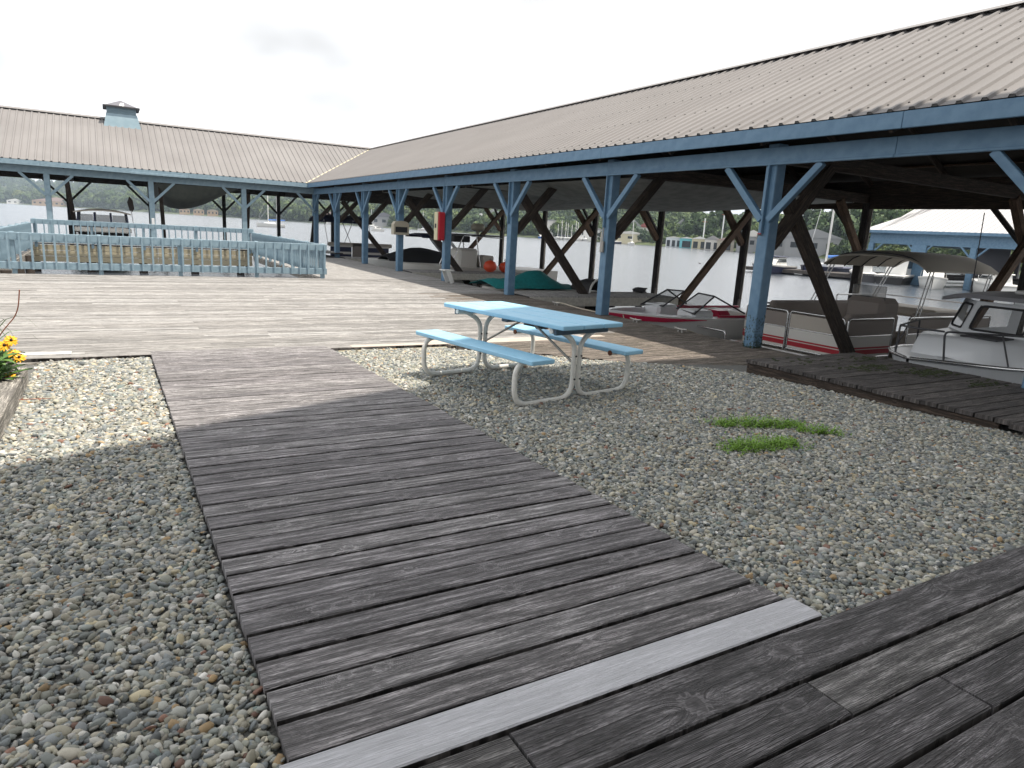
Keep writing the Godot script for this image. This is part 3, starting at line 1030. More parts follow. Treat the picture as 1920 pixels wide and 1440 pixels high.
	# ---- posts of the left wing
	for px in [5.35, 1.68, -1.95, -5.6, -9.2]:
		timber("post", Vector3(px, 0.2, LEFT_Z), Vector3(px, 3.0, LEFT_Z), 0.2, 0.2, M.rail, t, Vector3.UP, 0.012)
		for sg in [-1.0, 1.0]:
			timber("knee_brace", Vector3(px + sg * 0.06, 1.90, LEFT_Z + 0.09), Vector3(px + sg * 0.88, 2.72, LEFT_Z + 0.09), 0.085, 0.10, M.rail, t)
	for sg in [-1.0]:
		timber("knee_brace", Vector3(POST_X + sg * 0.06, 1.90, LEFT_Z + 0.09), Vector3(POST_X + sg * 0.88, 2.72, LEFT_Z + 0.09), 0.085, 0.10, M.rail, t)
	for px in [11.6, 8.5, 5.6, 2.0, -1.6, -5.3, -9.0]:
		timber("far_post", Vector3(px, -1.6, bz + 0.5), Vector3(px, 2.8, bz + 0.5), 0.17, 0.17, M.charcoal_wood, t)
		for sg in [-1.0, 1.0]:
			timber("far_brace", Vector3(px + sg * 0.05, 1.75, bz + 0.5), Vector3(px + sg * 1.0, 2.75, bz + 0.5), 0.08, 0.1, M.charcoal_wood, t)
	for px in [-1.35, 2.1, 5.75, 8.9]:
		timber("diagonal_brace", Vector3(px, 2.6, -34.6), Vector3(px + 0.25, -0.9, -37.2), 0.16, 0.2, M.creosote, t)
		timber("rafter", Vector3(px, EAVE_Y - 0.16, EAVE_Z - 0.1), Vector3(px, RIDGE_Y - 0.16, north), 0.05, 0.15, M.creosote, t)
		timber("tie_beam", Vector3(px, 2.85, LEFT_Z), Vector3(px, 2.85, bz + 0.5), 0.09, 0.22, M.creosote, t)
	# ---- cupola on the left ridge
	var cup := Node3D.new(); cup.name = "cupola"; t.add_child(cup)
	cup.position = Vector3(0.86, 0, north)
	st = mb()
	var ring := func(hw: float, y: float): return [Vector3(-hw, y, hw), Vector3(hw, y, hw), Vector3(hw, y, -hw), Vector3(-hw, y, -hw)]
	var a: Array = ring.call(0.76, 4.92)
	var b: Array = ring.call(0.60, 5.66)
	for i in 4: quad(st, a[i], b[i], b[(i + 1) % 4], a[(i + 1) % 4])
	obj("base", st, M.cupola, cup)
	for i in 5:
		block("louvre", Vector3(0, 5.69 + 0.055 * i, 0), Vector3(1.16 - 0.02 * (i % 2), 0.034, 1.16 - 0.02 * (i % 2)), M.cupola, cup)
	block("core", Vector3(0, 5.8, 0), Vector3(1.08, 0.32, 1.08), M.rail, cup)
	st = mb()
	a = ring.call(0.70, 5.95)
	for i in 4: tri(st, a[i], Vector3(0, 6.30, 0), a[(i + 1) % 4])
	obj("cap", st, M.slate, cup)
	st = mb()
	var c := ring.call(0.705, 5.95) as Array
	for i in 4: beam(st, c[i], c[(i + 1) % 4], 0.03, 0.07)
	obj("cap_edge", st, M.charcoal, cup)
	st = mb()
	for i in 9:
		var u := rng.randf_range(-0.14, 0.12)
		var y0 := rng.randf_range(5.98, 6.06)
		var y1 := rng.randf_range(6.1, 6.2)
		var zz := func(y): return 0.70 * (6.30 - y) / 0.35 + 0.006
		quad(st, Vector3(u, y0, zz.call(y0)), Vector3(u, y1, zz.call(y1)), Vector3(u + 0.035, y1, zz.call(y1)), Vector3(u + 0.035, y0, zz.call(y0)))
	obj("bird_droppings", st, M.white, cup)

# ---------------------------------------------------------------- railings round the open well
# from a to b; the pickets stand on the side given by out
func railing(label: String, a: Vector3, b: Vector3, out: Vector3, posts: Array, first := 0.11) -> void:
	var t := thing("railing", label, "railing", a, 0.0, "blue railings round the open well")
	var dir := (b - a).normalized()
	var L := a.distance_to(b)
	for p in posts:
		timber("post", dir * p - out * 0.06 + Vector3(0, -0.05, 0), dir * p - out * 0.06 + Vector3(0, 0.93, 0), 0.09, 0.09, M.rail, t)
	timber("top_rail", dir * -0.05 + Vector3(0, 0.83, 0), dir * (L + 0.05) + Vector3(0, 0.83, 0), 0.04, 0.17, M.rail, t)
	timber("bottom_rail", dir * -0.05 + Vector3(0, 0.19, 0), dir * (L + 0.05) + Vector3(0, 0.19, 0), 0.04, 0.16, M.rail, t)
	var key := "picket%.1f" % absf(dir.x)
	if not cache.has(key):
		var st := mb()
		box(st, Vector3.ZERO, Vector3(0.042, 0.80, 0.042), Basis(), 0.004)
		st.generate_normals()
		cache[key] = st.commit()
	var s := first
	while s < L:
		var o := obj("picket", cache[key], M.rail, t)
		o.position = dir * s + out * 0.042 + Vector3(0, 0.51 + rng.randf_range(-0.008, 0.008), 0)
		s += 0.218

func make_railings() -> void:
	railing("long light blue picket railing facing the sunlit deck", Vector3(-6.4, 0, -18.86), Vector3(5.06, 0, -18.86), Vector3(0, 0, 1), [0.1, 2.8, 4.55, 6.21, 7.9, 9.7, 11.4])
	railing("light blue railing returning along the right side of the open well", Vector3(5.0, 0, -18.95), Vector3(5.0, 0, -29.5), Vector3(-1, 0, 0), [0.12, 1.9, 3.7, 5.5, 7.3, 9.1, 10.5])
	railing("light blue railing at the back of the open well, before the left roof", Vector3(-2.25, 0.13, -29.45), Vector3(5.0, 0.13, -29.45), Vector3(0, 0, 1), [0.05, 1.75, 3.4, 5.2, 7.15])
	railing("light blue railing along the left side of the open well", Vector3(-2.35, 0, -19.0), Vector3(-2.35, 0, -29.4), Vector3(1, 0, 0), [0.1, 1.9, 3.7, 5.5, 7.3, 9.1, 10.3])

# ---------------------------------------------------------------- picnic table
func make_table() -> void:
	var t := thing("picnic_table", "sky blue wooden picnic table with bent cream steel pipe legs on the gravel", "picnic table", Vector3(3.62, gravel_y(3.6, -5.85) + 0.004, -5.86), 0.182)
	# local x across, z along (near end +z)
	for i in 3:
		block("tabletop_board", Vector3(-0.268 + 0.268 * i, 0.722, 0), Vector3(0.258, 0.042, 1.83), M.table, t, 0.007)
	for sx in [-1.0, 1.0]:
		block("seat", Vector3(sx * 0.607, 0.437, 0), Vector3(0.272, 0.042, 1.83), M.table, t, 0.007)
	for ez in [-0.66, 0.66]:
		block("cleat", Vector3(0, 0.668, ez + 0.1 * sign(ez)), Vector3(0.70, 0.062, 0.04), M.slateblue, t)
	block("cleat", Vector3(0, 0.678, 0), Vector3(0.62, 0.042, 0.09), M.slateblue, t)
	for ez in [-0.72, 0.72]:
		for sx in [-1.0, 1.0]:
			var pts := [Vector3(sx * 0.36, 0.672, ez), Vector3(sx * 0.24, 0.665, ez), Vector3(sx * 0.036, 0.56, ez), Vector3(sx * 0.036, 0.022, ez), Vector3(sx * 0.76, 0.022, ez), Vector3(sx * 0.76, 0.412, ez), Vector3(sx * 0.47, 0.412, ez)]
			pts = [pts[0]] + [pts[1]] + pts.slice(2)
			var leg := pipe("leg", rounded(pts, 0.17, 8), 0.0245, M.cream_pipe, t, 12)
			pipe("pipe_end", [Vector3(sx * 0.474, 0.412, ez), Vector3(sx * 0.464, 0.412, ez)], 0.026, M.rust, leg, 10)
			for y in [0.2, 0.42]:
				pipe("bolt", [Vector3(sx * 0.036, y, ez + 0.02), Vector3(sx * 0.036, y, ez + 0.034)], 0.009, M.charcoal, leg, 6)
	for ez in [-1.0, 1.0]:
		pipe("diagonal_strut", [Vector3(0, 0.32, ez * 0.715), Vector3(0, 0.66, ez * 0.06)], 0.012, M.galv, t, 8)
	# an old charcoal grate box hangs below the top
	pipe("bracket", [Vector3(0.16, 0.61, -0.02), Vector3(0.26, 0.61, -0.02)], 0.055, M.charcoal, t, 12)

# ---------------------------------------------------------------- boats in the slips
func canopy(st: SurfaceTool, L: float, Wd: float, rise: float, thick := 0.03) -> void:
	var g := []
	for i in 9:
		var u := i / 8.0
		var row := []
		for j in 13:
			var v := j / 12.0 * 2.0 - 1.0
			var e := 1.0 - pow(absf(v), 5.0)
			var q := 1.0 - pow(absf(u * 2.0 - 1.0), 8.0)
			row.append(Vector3(u * L, rise * (0.75 * e + 0.25 * (1.0 - v * v)) * (0.7 + 0.3 * q), v * Wd * 0.5))
		g.append(row)
	slab_sheet(st, g, thick)

func make_pontoon() -> void:
	var t := thing("pontoon_boat", "white and red pontoon boat with tan canopy in the near slip", "boat", Vector3(11.2, 0, -8.68))
	var H := 1.27   # half width
	var L := 5.2
	var dy := -0.42
	for sz in [-1.0, 1.0]:
		var pts := []
		var rad := []
		for q in [[-0.1, 0.05], [0.15, 0.2], [0.5, 0.3], [L, 0.3], [L + 0.02, 0.1]]:
			pts.append(Vector3(q[0], -0.78, sz * 0.82)); rad.append(q[1])
		pipe("float", pts, rad, M.steel, t, 14)
	block("deck", Vector3(L / 2, dy - 0.035, 0), Vector3(L, 0.07, 2 * H), M.taupe_light, t, 0.01)
	block("deck_edge", Vector3(-0.012, dy - 0.03, 0), Vector3(0.03, 0.09, 2 * H + 0.03), M.white, t, 0.01)
	# fence panels: bow face in two leaves and a gate, then the near side
	var panel := func(a: Vector3, b: Vector3, dark_top: bool):
		var p := Node3D.new(); p.name = "fence_panel"; t.add_child(p, true)
		var up := Vector3(0, 1, 0)
		var dir := (b - a).normalized()
		var y0 := dy + 0.07
		var y1 := dy + 0.78
		timber("lower_skin", Vector3(a.x, y0 + 0.2, a.z), Vector3(b.x, y0 + 0.2, b.z), 0.012, 0.38, M.offwhite, p, up, 0.0)
		timber("upper_skin", Vector3(a.x, y0 + 0.53, a.z), Vector3(b.x, y0 + 0.53, b.z), 0.012, 0.27, M.taupe if dark_top else M.taupe_light, p, up, 0.0)
		timber("stripe", Vector3(a.x, y0 + 0.10, a.z) + dir.cross(up) * 0.004, Vector3(b.x, y0 + 0.10, b.z) + dir.cross(up) * 0.004, 0.016, 0.085, M.red, p, up, 0.0)
		timber("stripe", Vector3(a.x, y0 + 0.175, a.z) + dir.cross(up) * 0.004, Vector3(b.x, y0 + 0.175, b.z) + dir.cross(up) * 0.004, 0.016, 0.03, M.red, p, up, 0.0)
		pipe("frame_tube", rounded([Vector3(a.x, y0 - 0.04, a.z), Vector3(a.x, y1, a.z), Vector3(b.x, y1, b.z), Vector3(b.x, y0 - 0.04, b.z)], 0.07, 4), 0.019, M.steel, p, 8)
		pipe("frame_tube", [Vector3(a.x, y0, a.z), Vector3(b.x, y0, b.z)], 0.019, M.steel, p, 8)
		pipe("frame_tube", [Vector3(a.x, y0 + 0.395, a.z), Vector3(b.x, y0 + 0.395, b.z)], 0.014, M.steel, p, 8)
	panel.call(Vector3(0.02, 0, -0.62), Vector3(0.02, 0, 0.02), true)
	panel.call(Vector3(0.02, 0, 0.08), Vector3(0.02, 0, 1.22), false)
	panel.call(Vector3(0.08, 0, 1.25), Vector3(1.45, 0, 1.25), true)
	panel.call(Vector3(1.95, 0, 1.25), Vector3(4.95, 0, 1.25), true)
	panel.call(Vector3(0.5, 0, -1.25), Vector3(4.95, 0, -1.25), true)
	# moulded corner seat back at the far bow
	var st := mb()
	var g := []
	for i in 9:
		var a := PI / 2 * i / 8.0
		var c := Vector3(0.42 - 0.42 * cos(a), 0, -0.62 - 0.63 * sin(a))
		g.append([c + Vector3(0, dy + 0.02, 0), c + Vector3(0, dy + 0.45, 0)])
	sheet(st, g)
	obj("bow_shell", st, M.offwhite, t)
	st = mb()
	g = []
	for i in 9:
		var a := PI / 2 * i / 8.0
		var c := Vector3(0.42 - 0.42 * cos(a), 0, -0.62 - 0.63 * sin(a))
		var inn := Vector3(0.42 - 0.18 * cos(a), 0, -0.62 - 0.36 * sin(a))
		g.append([c + Vector3(0, dy + 0.45, 0), c + Vector3(0.02, dy + 0.74, 0), c.lerp(inn, 0.4) + Vector3(0, dy + 0.83, 0), inn + Vector3(0, dy + 0.78, 0), inn + Vector3(0, dy + 0.4, 0)])
	sheet(st, g)
	obj("bow_seat", st, M.taupe, t)
	for q in [[0.10, 0.085], [0.175, 0.03]]:
		st = mb()
		g = []
		for i in 9:
			var a := PI / 2 * i / 8.0
			var c := Vector3(0.413 - 0.42 * cos(a), 0, -0.625 - 0.634 * sin(a))
			g.append([c + Vector3(-0.004, dy + q[0] - q[1] / 2 + 0.07, 0), c + Vector3(-0.004, dy + q[0] + q[1] / 2 + 0.07, 0)])
		sheet(st, g)
		obj("stripe", st, M.red, t)
	# lounges, console, canopy
	for q in [[0.95, 0.9, 1.5, "lounge"], [3.4, 0.9, 2.2, "lounge"], [2.6, -0.9, 3.4, "lounge"]]:
		var seat := block(q[3], Vector3(q[0], dy + 0.22, q[1]), Vector3(q[2], 0.42, 0.55), M.taupe_light, t, 0.08)
		st = mb()
		box(st, Vector3(q[0], dy + 0.60, q[1] + 0.22 * signf(q[1])), Vector3(q[2], 0.50, 0.17), Basis(), 0.07)
		obj("backrest", st, M.taupe, seat)
	var con := block("console", Vector3(1.9, dy + 0.55, 0.5), Vector3(0.6, 1.1, 0.8), M.taupe, t, 0.09)
	block("windscreen", Vector3(1.72, dy + 1.18, 0.5), Vector3(0.03, 0.3, 0.7), M.glass, con, 0.01)
	block("sun_pad", Vector3(4.5, dy + 0.72, -0.2), Vector3(1.1, 0.2, 1.7), M.taupe_light, t, 0.08)
	st = mb()
	canopy(st, 2.7, 2.25, 0.34)
	var top := obj("canopy", st, M.canvas, t)
	top.position = Vector3(2.3, 1.26, 0.1)
	for i in 5:
		var pts := []
		for j in 13:
			var v := j / 6.0 - 1.0
			pts.append(Vector3(2.38 + 0.62 * i, 1.215 + 0.34 * (0.75 * (1.0 - pow(absf(v), 5.0)) + 0.25 * (1.0 - v * v)) * 0.97, 0.1 + v * 1.10))
		pipe("canopy_bow", pts, 0.013, M.charcoal, t, 6)
	for sz in [-1.0, 1.0]:
		for q in [[2.5, 2.2], [2.62, 2.32], [4.7, 4.4], [4.82, 4.52]]:
			pipe("canopy_leg", [Vector3(q[0], 1.24, 0.1 + sz * 1.08), Vector3(q[1], dy + 0.7, sz * 1.2)], 0.014, M.steel, t, 7)
	pipe("stern_rail", rounded([Vector3(3.2, dy + 0.75, -1.2), Vector3(3.2, dy + 0.98, -1.2), Vector3(5.1, dy + 0.98, -1.2), Vector3(5.1, dy + 0.98, 0.9), Vector3(5.1, dy + 0.75, 0.9)], 0.06), 0.016, M.steel, t, 7)
	pipe("boarding_ladder", rounded([Vector3(-0.02, dy + 0.02, -0.95), Vector3(-0.55, dy + 0.02, -0.95), Vector3(-0.55, dy + 0.02, -1.9), Vector3(-0.02, dy + 0.02, -1.9)], 0.08), 0.02, M.steel, t, 7)
	pipe("boarding_ladder", rounded([Vector3(-0.55, dy + 0.02, -0.95), Vector3(-0.55, dy + 0.24, -0.95), Vector3(-0.55, dy + 0.24, -1.9), Vector3(-0.1, dy + 0.24, -1.9)], 0.08), 0.02, M.steel, t, 7)

func make_cruiser() -> void:
	# bow towards the dock (-x)
	var t := thing("cabin_cruiser", "white cabin cruiser with dark windows nosed up to the raised dock", "boat", Vector3(9.25, -0.08, -5.15))
	var rows := [[0.0, 0.02, 0.26, 0.01, -0.3, -0.4], [0.35, 0.42, 0.25, 0.18, -0.42, -0.62], [0.9, 0.78, 0.22, 0.48, -0.5, -0.75], [1.7, 1.06, 0.18, 0.8, -0.55, -0.85], [2.8, 1.18, 0.13, 1.0, -0.58, -0.9], [6.2, 1.18, 0.1, 1.05, -0.6, -0.9]]
	var st := mb()
	hull(st, rows)
	obj("hull", st, M.gelcoat, t)
	for sg in [-1.0, 1.0]:
		var pts := []
		for q in rows: pts.append(Vector3(q[0] - 0.02, q[2] + 0.005, sg * (q[1] + 0.01)))
		pipe("rub_rail", pts, 0.025, M.steel, t, 7)
	# raised foredeck
	st = mb()
	var g := []
	for q in [[0.95, 0.42, 0.20], [1.05, 0.50, 0.44], [1.6, 0.74, 0.47], [2.6, 0.86, 0.50]]:
		g.append([Vector3(q[0] - 0.02, 0.16, -q[1] - 0.08), Vector3(q[0], q[2], -q[1]), Vector3(q[0], q[2] + 0.03, 0), Vector3(q[0], q[2], q[1]), Vector3(q[0] - 0.02, 0.16, q[1] + 0.08)])
	sheet(st, g)
	quad(st, g[0][0], g[0][1], g[0][3], g[0][4])
	obj("trunk", st, M.gelcoat, t)
	block("hatch", Vector3(1.75, 0.505, 0.1), Vector3(0.5, 0.03, 0.5), M.charcoal, t, 0.01)
	# wheelhouse: a three-faced raked front with panes, side walls, roof
	var y0 := 0.46
	var y1 := 0.98
	var x1 := 2.45
	var plan := [Vector2(2.62, -0.92), Vector2(2.12, -0.47), Vector2(2.12, 0.47), Vector2(2.62, 0.92)]
	var fr := func(i: int, u: float, h: float):
		var q: Vector2 = plan[i].lerp(plan[i + 1], u)
		return Vector3(q.x + 0.30 * h, lerpf(y0, y1, h), q.y * (1.0 - 0.05 * h))
	st = mb()
	for i in 3:
		for c in [[0, 0.09, 0, 1], [0.91, 1, 0, 1], [0.09, 0.91, 0, 0.17], [0.09, 0.91, 0.88, 1]]:
			quad(st, fr.call(i, c[0], c[2]), fr.call(i, c[0], c[3]), fr.call(i, c[1], c[3]), fr.call(i, c[1], c[2]))
	for sg in [-1.0, 1.0]:
		quad(st, Vector3(2.62, y0, sg * 0.92), Vector3(2.92, y1, sg * 0.874), Vector3(3.1, y1, sg * 0.874), Vector3(3.0, 0.12, sg * 0.95))
		quad(st, Vector3(2.62, y0, sg * 0.92), Vector3(2.62, 0.12, sg * 0.95), Vector3(5.0, 0.12, sg * 0.95), Vector3(5.0, y0, sg * 0.92))
		quad(st, Vector3(4.6, y0, sg * 0.92), Vector3(4.6, y1, sg * 0.874), Vector3(5.0, y1, sg * 0.874), Vector3(5.0, y0, sg * 0.92))
	quad(st, Vector3(2.62, 0.12, -0.95), Vector3(2.12, 0.3, -0.47), Vector3(2.12, y0, -0.47), Vector3(2.62, y0, -0.92))
	quad(st, Vector3(2.62, 0.12, 0.95), Vector3(2.12, 0.3, 0.47), Vector3(2.12, y0, 0.47), Vector3(2.62, y0, 0.92))
	obj("wheelhouse", st, M.gelcoat, t)
	for i in 3:
		var a: Vector3 = fr.call(i, 0.10, 0.18)
		var b: Vector3 = fr.call(i, 0.10, 0.87)
		var c: Vector3 = fr.call(i, 0.90, 0.87)
		var d: Vector3 = fr.call(i, 0.90, 0.18)
		st = mb(); quad(st, a, b, c, d)
		var w := obj("windscreen", st, M.glass, t)
		pipe("gasket", rounded([a.lerp(d, 0.5), a, b, c, d, a.lerp(d, 0.49)], 0.08, 4), 0.018, M.black, w, 6)
	st = mb()
	g = []
	for i in 7:
		var u := i / 6.0
		var row := []
		for j in 9:
			var v := j / 4.0 - 1.0
			row.append(Vector3(lerpf(x1 - 0.2 + 0.4 * v * v, 5.2, u), y1 + 0.10 - 0.10 * v * v * v * v + 0.05 * sin(u * PI), v * 1.1))
		g.append(row)
	slab_sheet(st, g, 0.06)
	obj("roof", st, M.roof_fab, t)
	block("roof_hatch", Vector3(3.3, y1 + 0.16, 0.1), Vector3(0.7, 0.06, 0.6), M.white, t, 0.02)
	pipe("antenna", [Vector3(2.7, y1 + 0.1, -0.7), Vector3(2.66, y1 + 1.35, -0.72)], 0.008, M.charcoal, t, 5)
	for sg in [-1.0, 1.0]:
		pipe("bow_rail", rounded([Vector3(0.25, 0.26, sg * 0.33), Vector3(0.2, 0.66, sg * 0.30), Vector3(1.9, 0.62, sg * 0.98), Vector3(2.1, 0.2, sg * 1.08)], 0.08), 0.014, M.charcoal, t, 7)
		pipe("stanchion", [Vector3(1.0, 0.22, sg * 0.78), Vector3(1.0, 0.64, sg * 0.63)], 0.012, M.charcoal, t, 6)
	pipe("bow_rail", [Vector3(0.2, 0.66, -0.30), Vector3(0.12, 0.66, 0), Vector3(0.2, 0.66, 0.30)], 0.014, M.charcoal, t, 7)

func runabout_rows(L: float, hb: float, sheer: float) -> Array:
	return [[0.0, 0.03, sheer + 0.10, 0.01, -0.15, -0.22], [L * 0.06, hb * 0.45, sheer + 0.09, hb * 0.2, -0.25, -0.4], [L * 0.16, hb * 0.75, sheer + 0.07, hb * 0.5, -0.32, -0.5], [L * 0.34, hb * 0.95, sheer + 0.04, hb * 0.78, -0.36, -0.55], [L * 0.6, hb, sheer + 0.01, hb * 0.88, -0.38, -0.58], [L, hb * 0.95, sheer, hb * 0.86, -0.38, -0.55]]

func make_runabout() -> void:
	var t := thing("runabout", "white open-bow runabout with crimson stripe and seats", "boat", Vector3(8.98, -0.30, -11.35))
	var rows := runabout_rows(5.4, 1.08, 0.24)
	var st := mb()
	hull(st, rows, false)
	obj("hull", st, M.white, t)
	# gunwale deck: a ring round the open cockpit
	st = mb()
	for i in rows.size() - 1:
		for sg in [-1.0, 1.0]:
			var a := Vector3(rows[i][0], rows[i][2], sg * rows[i][1])
			var b := Vector3(rows[i + 1][0], rows[i + 1][2], sg * rows[i + 1][1])
			var c := Vector3(rows[i + 1][0], rows[i + 1][2] + 0.02, sg * maxf(rows[i + 1][1] - 0.24, 0.0))
			var d := Vector3(rows[i][0], rows[i][2] + 0.02, sg * maxf(rows[i][1] - 0.24, 0.0))
			quad(st, a, b, c, d)
			quad(st, d, c, c - Vector3(0, 0.45, 0), d - Vector3(0, 0.45, 0))
	quad(st, Vector3(3.9, 0.27, -0.85), Vector3(3.9, 0.27, 0.85), Vector3(5.4, 0.26, 0.85), Vector3(5.4, 0.26, -0.85))
	obj("gunwale", st, M.gelcoat, t)
	block("floor", Vector3(2.4, -0.14, 0), Vector3(3.2, 0.04, 1.4), M.offwhite, t)
	for sg in [-1.0, 1.0]:
		st = mb()
		var g := []
		for i in 4:
			var q: Array = rows[i]
			var k: float = [1.0, 0.85, 0.7, 0.1][i]
			g.append([Vector3(q[0] - 0.006, q[2] - 0.03, sg * (q[1] + 0.008)), Vector3(q[0] - 0.006, q[2] - 0.03 - 0.13 * k, sg * (lerpf(q[1], q[3], 0.13 * k) + 0.01))])
		sheet(st, g)
		obj("stripe", st, M.crimson, t)
	for sg in [-1.0, 1.0]:
		block("bow_seat", Vector3(1.05, 0.06, sg * 0.42), Vector3(0.9, 0.3, 0.3), M.crimson, t, 0.06)
		var c := block("console", Vector3(1.95, 0.17, sg * 0.55), Vector3(0.62, 0.5, 0.56), M.gelcoat, t, 0.06)
		# raked open-frame windscreen
		var a := Vector3(1.62, 0.36, sg * 0.86)
		var b := Vector3(2.28, 0.72, sg * 0.74)
		var d := Vector3(1.72, 0.40, sg * 0.22)
		var e := Vector3(2.32, 0.74, sg * 0.22)
		pipe("windscreen_frame", [a, b, e, d], 0.02, M.charcoal, c, 6, true)
		pipe("windscreen_frame", [b, Vector3(3.1, 0.36, sg * 0.9)], 0.018, M.charcoal, c, 6)
		st = mb(); quad(st, a, b, e, d)
		obj("windscreen_pane", st, M.glass, c)
		block("seat", Vector3(2.75, 0.14, sg * 0.45), Vector3(0.45, 0.5, 0.45), M.crimson, t, 0.08)
	block("rear_bench", Vector3(3.75, 0.10, 0), Vector3(0.4, 0.4, 1.5), M.offwhite, t, 0.08)
	for sg in [-1.0, 1.0]:
		pipe("coaming", [Vector3(2.3, 0.30, sg * 0.9), Vector3(4.9, 0.29, sg * 0.9)], 0.03, M.crimson, t, 8)

func make_far_slip_boats() -> void:
	# centre console with a hard top and radar
	var t := thing("console_boat", "grey centre console boat with dark hard top and radar dome", "boat", Vector3(9.3, -0.35, -24.45))
	var st := mb()
	hull(st, runabout_rows(6.4, 1.2, 0.42))
	obj("hull", st, M.offwhite, t)
	block("console", Vector3(2.7, 0.75, 0), Vector3(0.8, 0.8, 0.9), M.offwhite, t, 0.08)
	block("seat", Vector3(3.5, 0.66, 0.2), Vector3(0.42, 0.5, 0.85), M.taupe_light, t, 0.05)
	st = mb()
	box(st, Vector3(2.9, 1.66, 0), Vector3(2.0, 0.05, 1.7), Basis(), 0.02)
	obj("hard_top", st, M.charcoal, t)
	block("electronics_box", Vector3(2.4, 1.5, 0), Vector3(0.7, 0.24, 0.8), M.black, t, 0.03)
	for q in [[2.2, -0.5, 1.9], [2.2, 0.5, 1.9], [2.7, 0.6, 3.1], [2.7, -0.6, 3.1]]:
		pipe("top_leg", [Vector3(q[0] + 0.2, 1.64, q[1]), Vector3(q[2], 0.45, q[1] * 1.1)], 0.024, M.steel, t, 7)
	pipe("grab_rail", rounded([Vector3(3.4, 1.6, -0.8), Vector3(3.95, 1.6, -0.8), Vector3(3.95, 1.6, 0.8), Vector3(3.4, 1.6, 0.8)], 0.1), 0.016, M.steel, t, 6)
	pipe("mast", [Vector3(3.25, 1.68, 0), Vector3(3.25, 1.85, 0)], 0.06, M.beige, t, 8)
	st = mb()
	lathe(st, [Vector2(0, 1.83), Vector2(0.22, 1.84), Vector2(0.27, 1.9), Vector2(0.26, 2.06), Vector2(0.2, 2.11), Vector2(0, 2.12)], 18, Vector3(3.25, 0, 0))
	obj("radar_dome", st, M.beige, t)
	for i in 2:
		st = mb()
		lathe(st, [Vector2(0, 0), Vector2(0.12, 0.02), Vector2(0.23, 0.12), Vector2(0.25, 0.24), Vector2(0.19, 0.37), Vector2(0.06, 0.43), Vector2(0, 0.44)], 18)
		var b := thing("mooring_buoy", ["larger orange buoy, left of the pair on the finger dock", "smaller orange buoy, right of the pair on the finger dock"][i], "buoy", Vector3(12.05 + 0.62 * i, 0.03, -22.35), 0.0, "orange buoys")
		obj("float", st, M.orange, b).scale = Vector3.ONE * (1.0 - 0.1 * i)
		pipe("eye", [Vector3(0, 0.4, 0), Vector3(0.03, 0.46, 0), Vector3(0, 0.49, 0), Vector3(-0.03, 0.46, 0)], 0.012, M.charcoal, b, 5, true)
	# a boat under a dark cover, with a radar arch
	t = thing("covered_boat", "white motorboat under a dark cover with a curved arch", "boat", Vector3(8.95, -0.32, -27.6))
	st = mb()
	hull(st, runabout_rows(5.6, 1.15, 0.34))
	obj("hull", st, M.white, t)
	st = mb()
	var g := []
	for i in 12:
		var u := i / 11.0
		var row := []
		for j in 9:
			var v := j / 4.0 - 1.0
			var bump := 0.06 + 0.55 * exp(-pow((u - 0.33) * 3.2, 2)) + 0.2 * exp(-pow((u - 0.8) * 4.0, 2))
			row.append(Vector3(0.9 + u * 4.5, 0.36 + bump * (1.0 - pow(absf(v), 2.2)), v * (0.8 + 0.4 * minf(u * 2.5, 1.0)) * 1.0))
		g.append(row)
	slab_sheet(st, g, 0.02)
	obj("cover", st, M.black, t)
	pipe("arch", rounded([Vector3(4.3, 0.4, 1.0), Vector3(3.3, 1.45, 0.95), Vector3(3.3, 1.45, -0.95), Vector3(4.3, 0.4, -1.0)], 0.3, 6), 0.07, M.gelcoat, t, 8)
	st = mb()
	canopy(st, 2.0, 1.9, 0.16)
	var c := obj("folded_top", st, M.navy, t)
	c.position = Vector3(2.2, 1.42, 0)
	# pontoon boat with navy panels near the corner
	t = thing("pontoon_boat", "pontoon boat with navy panels and dark canopy near the roof corner", "boat", Vector3(9.3, 0, -36.3))
	for sz in [-1.0, 1.0]:
		pipe("float", [Vector3(0, -0.75, sz * 0.8), Vector3(0.3, -0.75, sz * 0.8), Vector3(4.6, -0.75, sz * 0.8)], [0.05, 0.28, 0.28], M.steel, t, 12)
	block("deck", Vector3(2.3, -0.42, 0), Vector3(4.6, 0.08, 2.4), M.taupe_light, t)
	for q in [[0.4, 1.5], [2.1, 3.5]]:
		for k in 2:
			block("navy_panel", Vector3((q[0] + q[1]) / 2, -0.2 + 0.36 * k, 1.18), Vector3(q[1] - q[0], 0.24, 0.03), M.navy, t)
			block("pale_band", Vector3((q[0] + q[1]) / 2, -0.02 + 0.36 * k, 1.18), Vector3(q[1] - q[0], 0.12, 0.035), M.offwhite, t)
	block("seat_back", Vector3(2.0, 0.40, 1.05), Vector3(3.4, 0.2, 0.3), M.taupe_light, t, 0.06)
	block("gate_post", Vector3(1.8, 0.05, 1.15), Vector3(0.5, 0.9, 0.1), M.taupe, t)
	st = mb()
	canopy(st, 2.7, 2.3, 0.36)
	c = obj("canopy", st, M.navy, t)
	c.position = Vector3(-0.1, 1.5, 0)
	for q in [[0.1, 0.3], [2.4, 2.6], [1.0, 1.5], [1.6, 1.1]]:
		pipe("canopy_leg", [Vector3(q[0], 1.6, 1.1), Vector3(q[1], 0.4, 1.15)], 0.02, M.steel, t, 6)
	# cabin boat behind the left railing
	t = thing("cabin_boat", "grey boat with a row of cabin windows behind the back railing", "boat", Vector3(-0.15, -0.1, -35.8))
	st = mb()
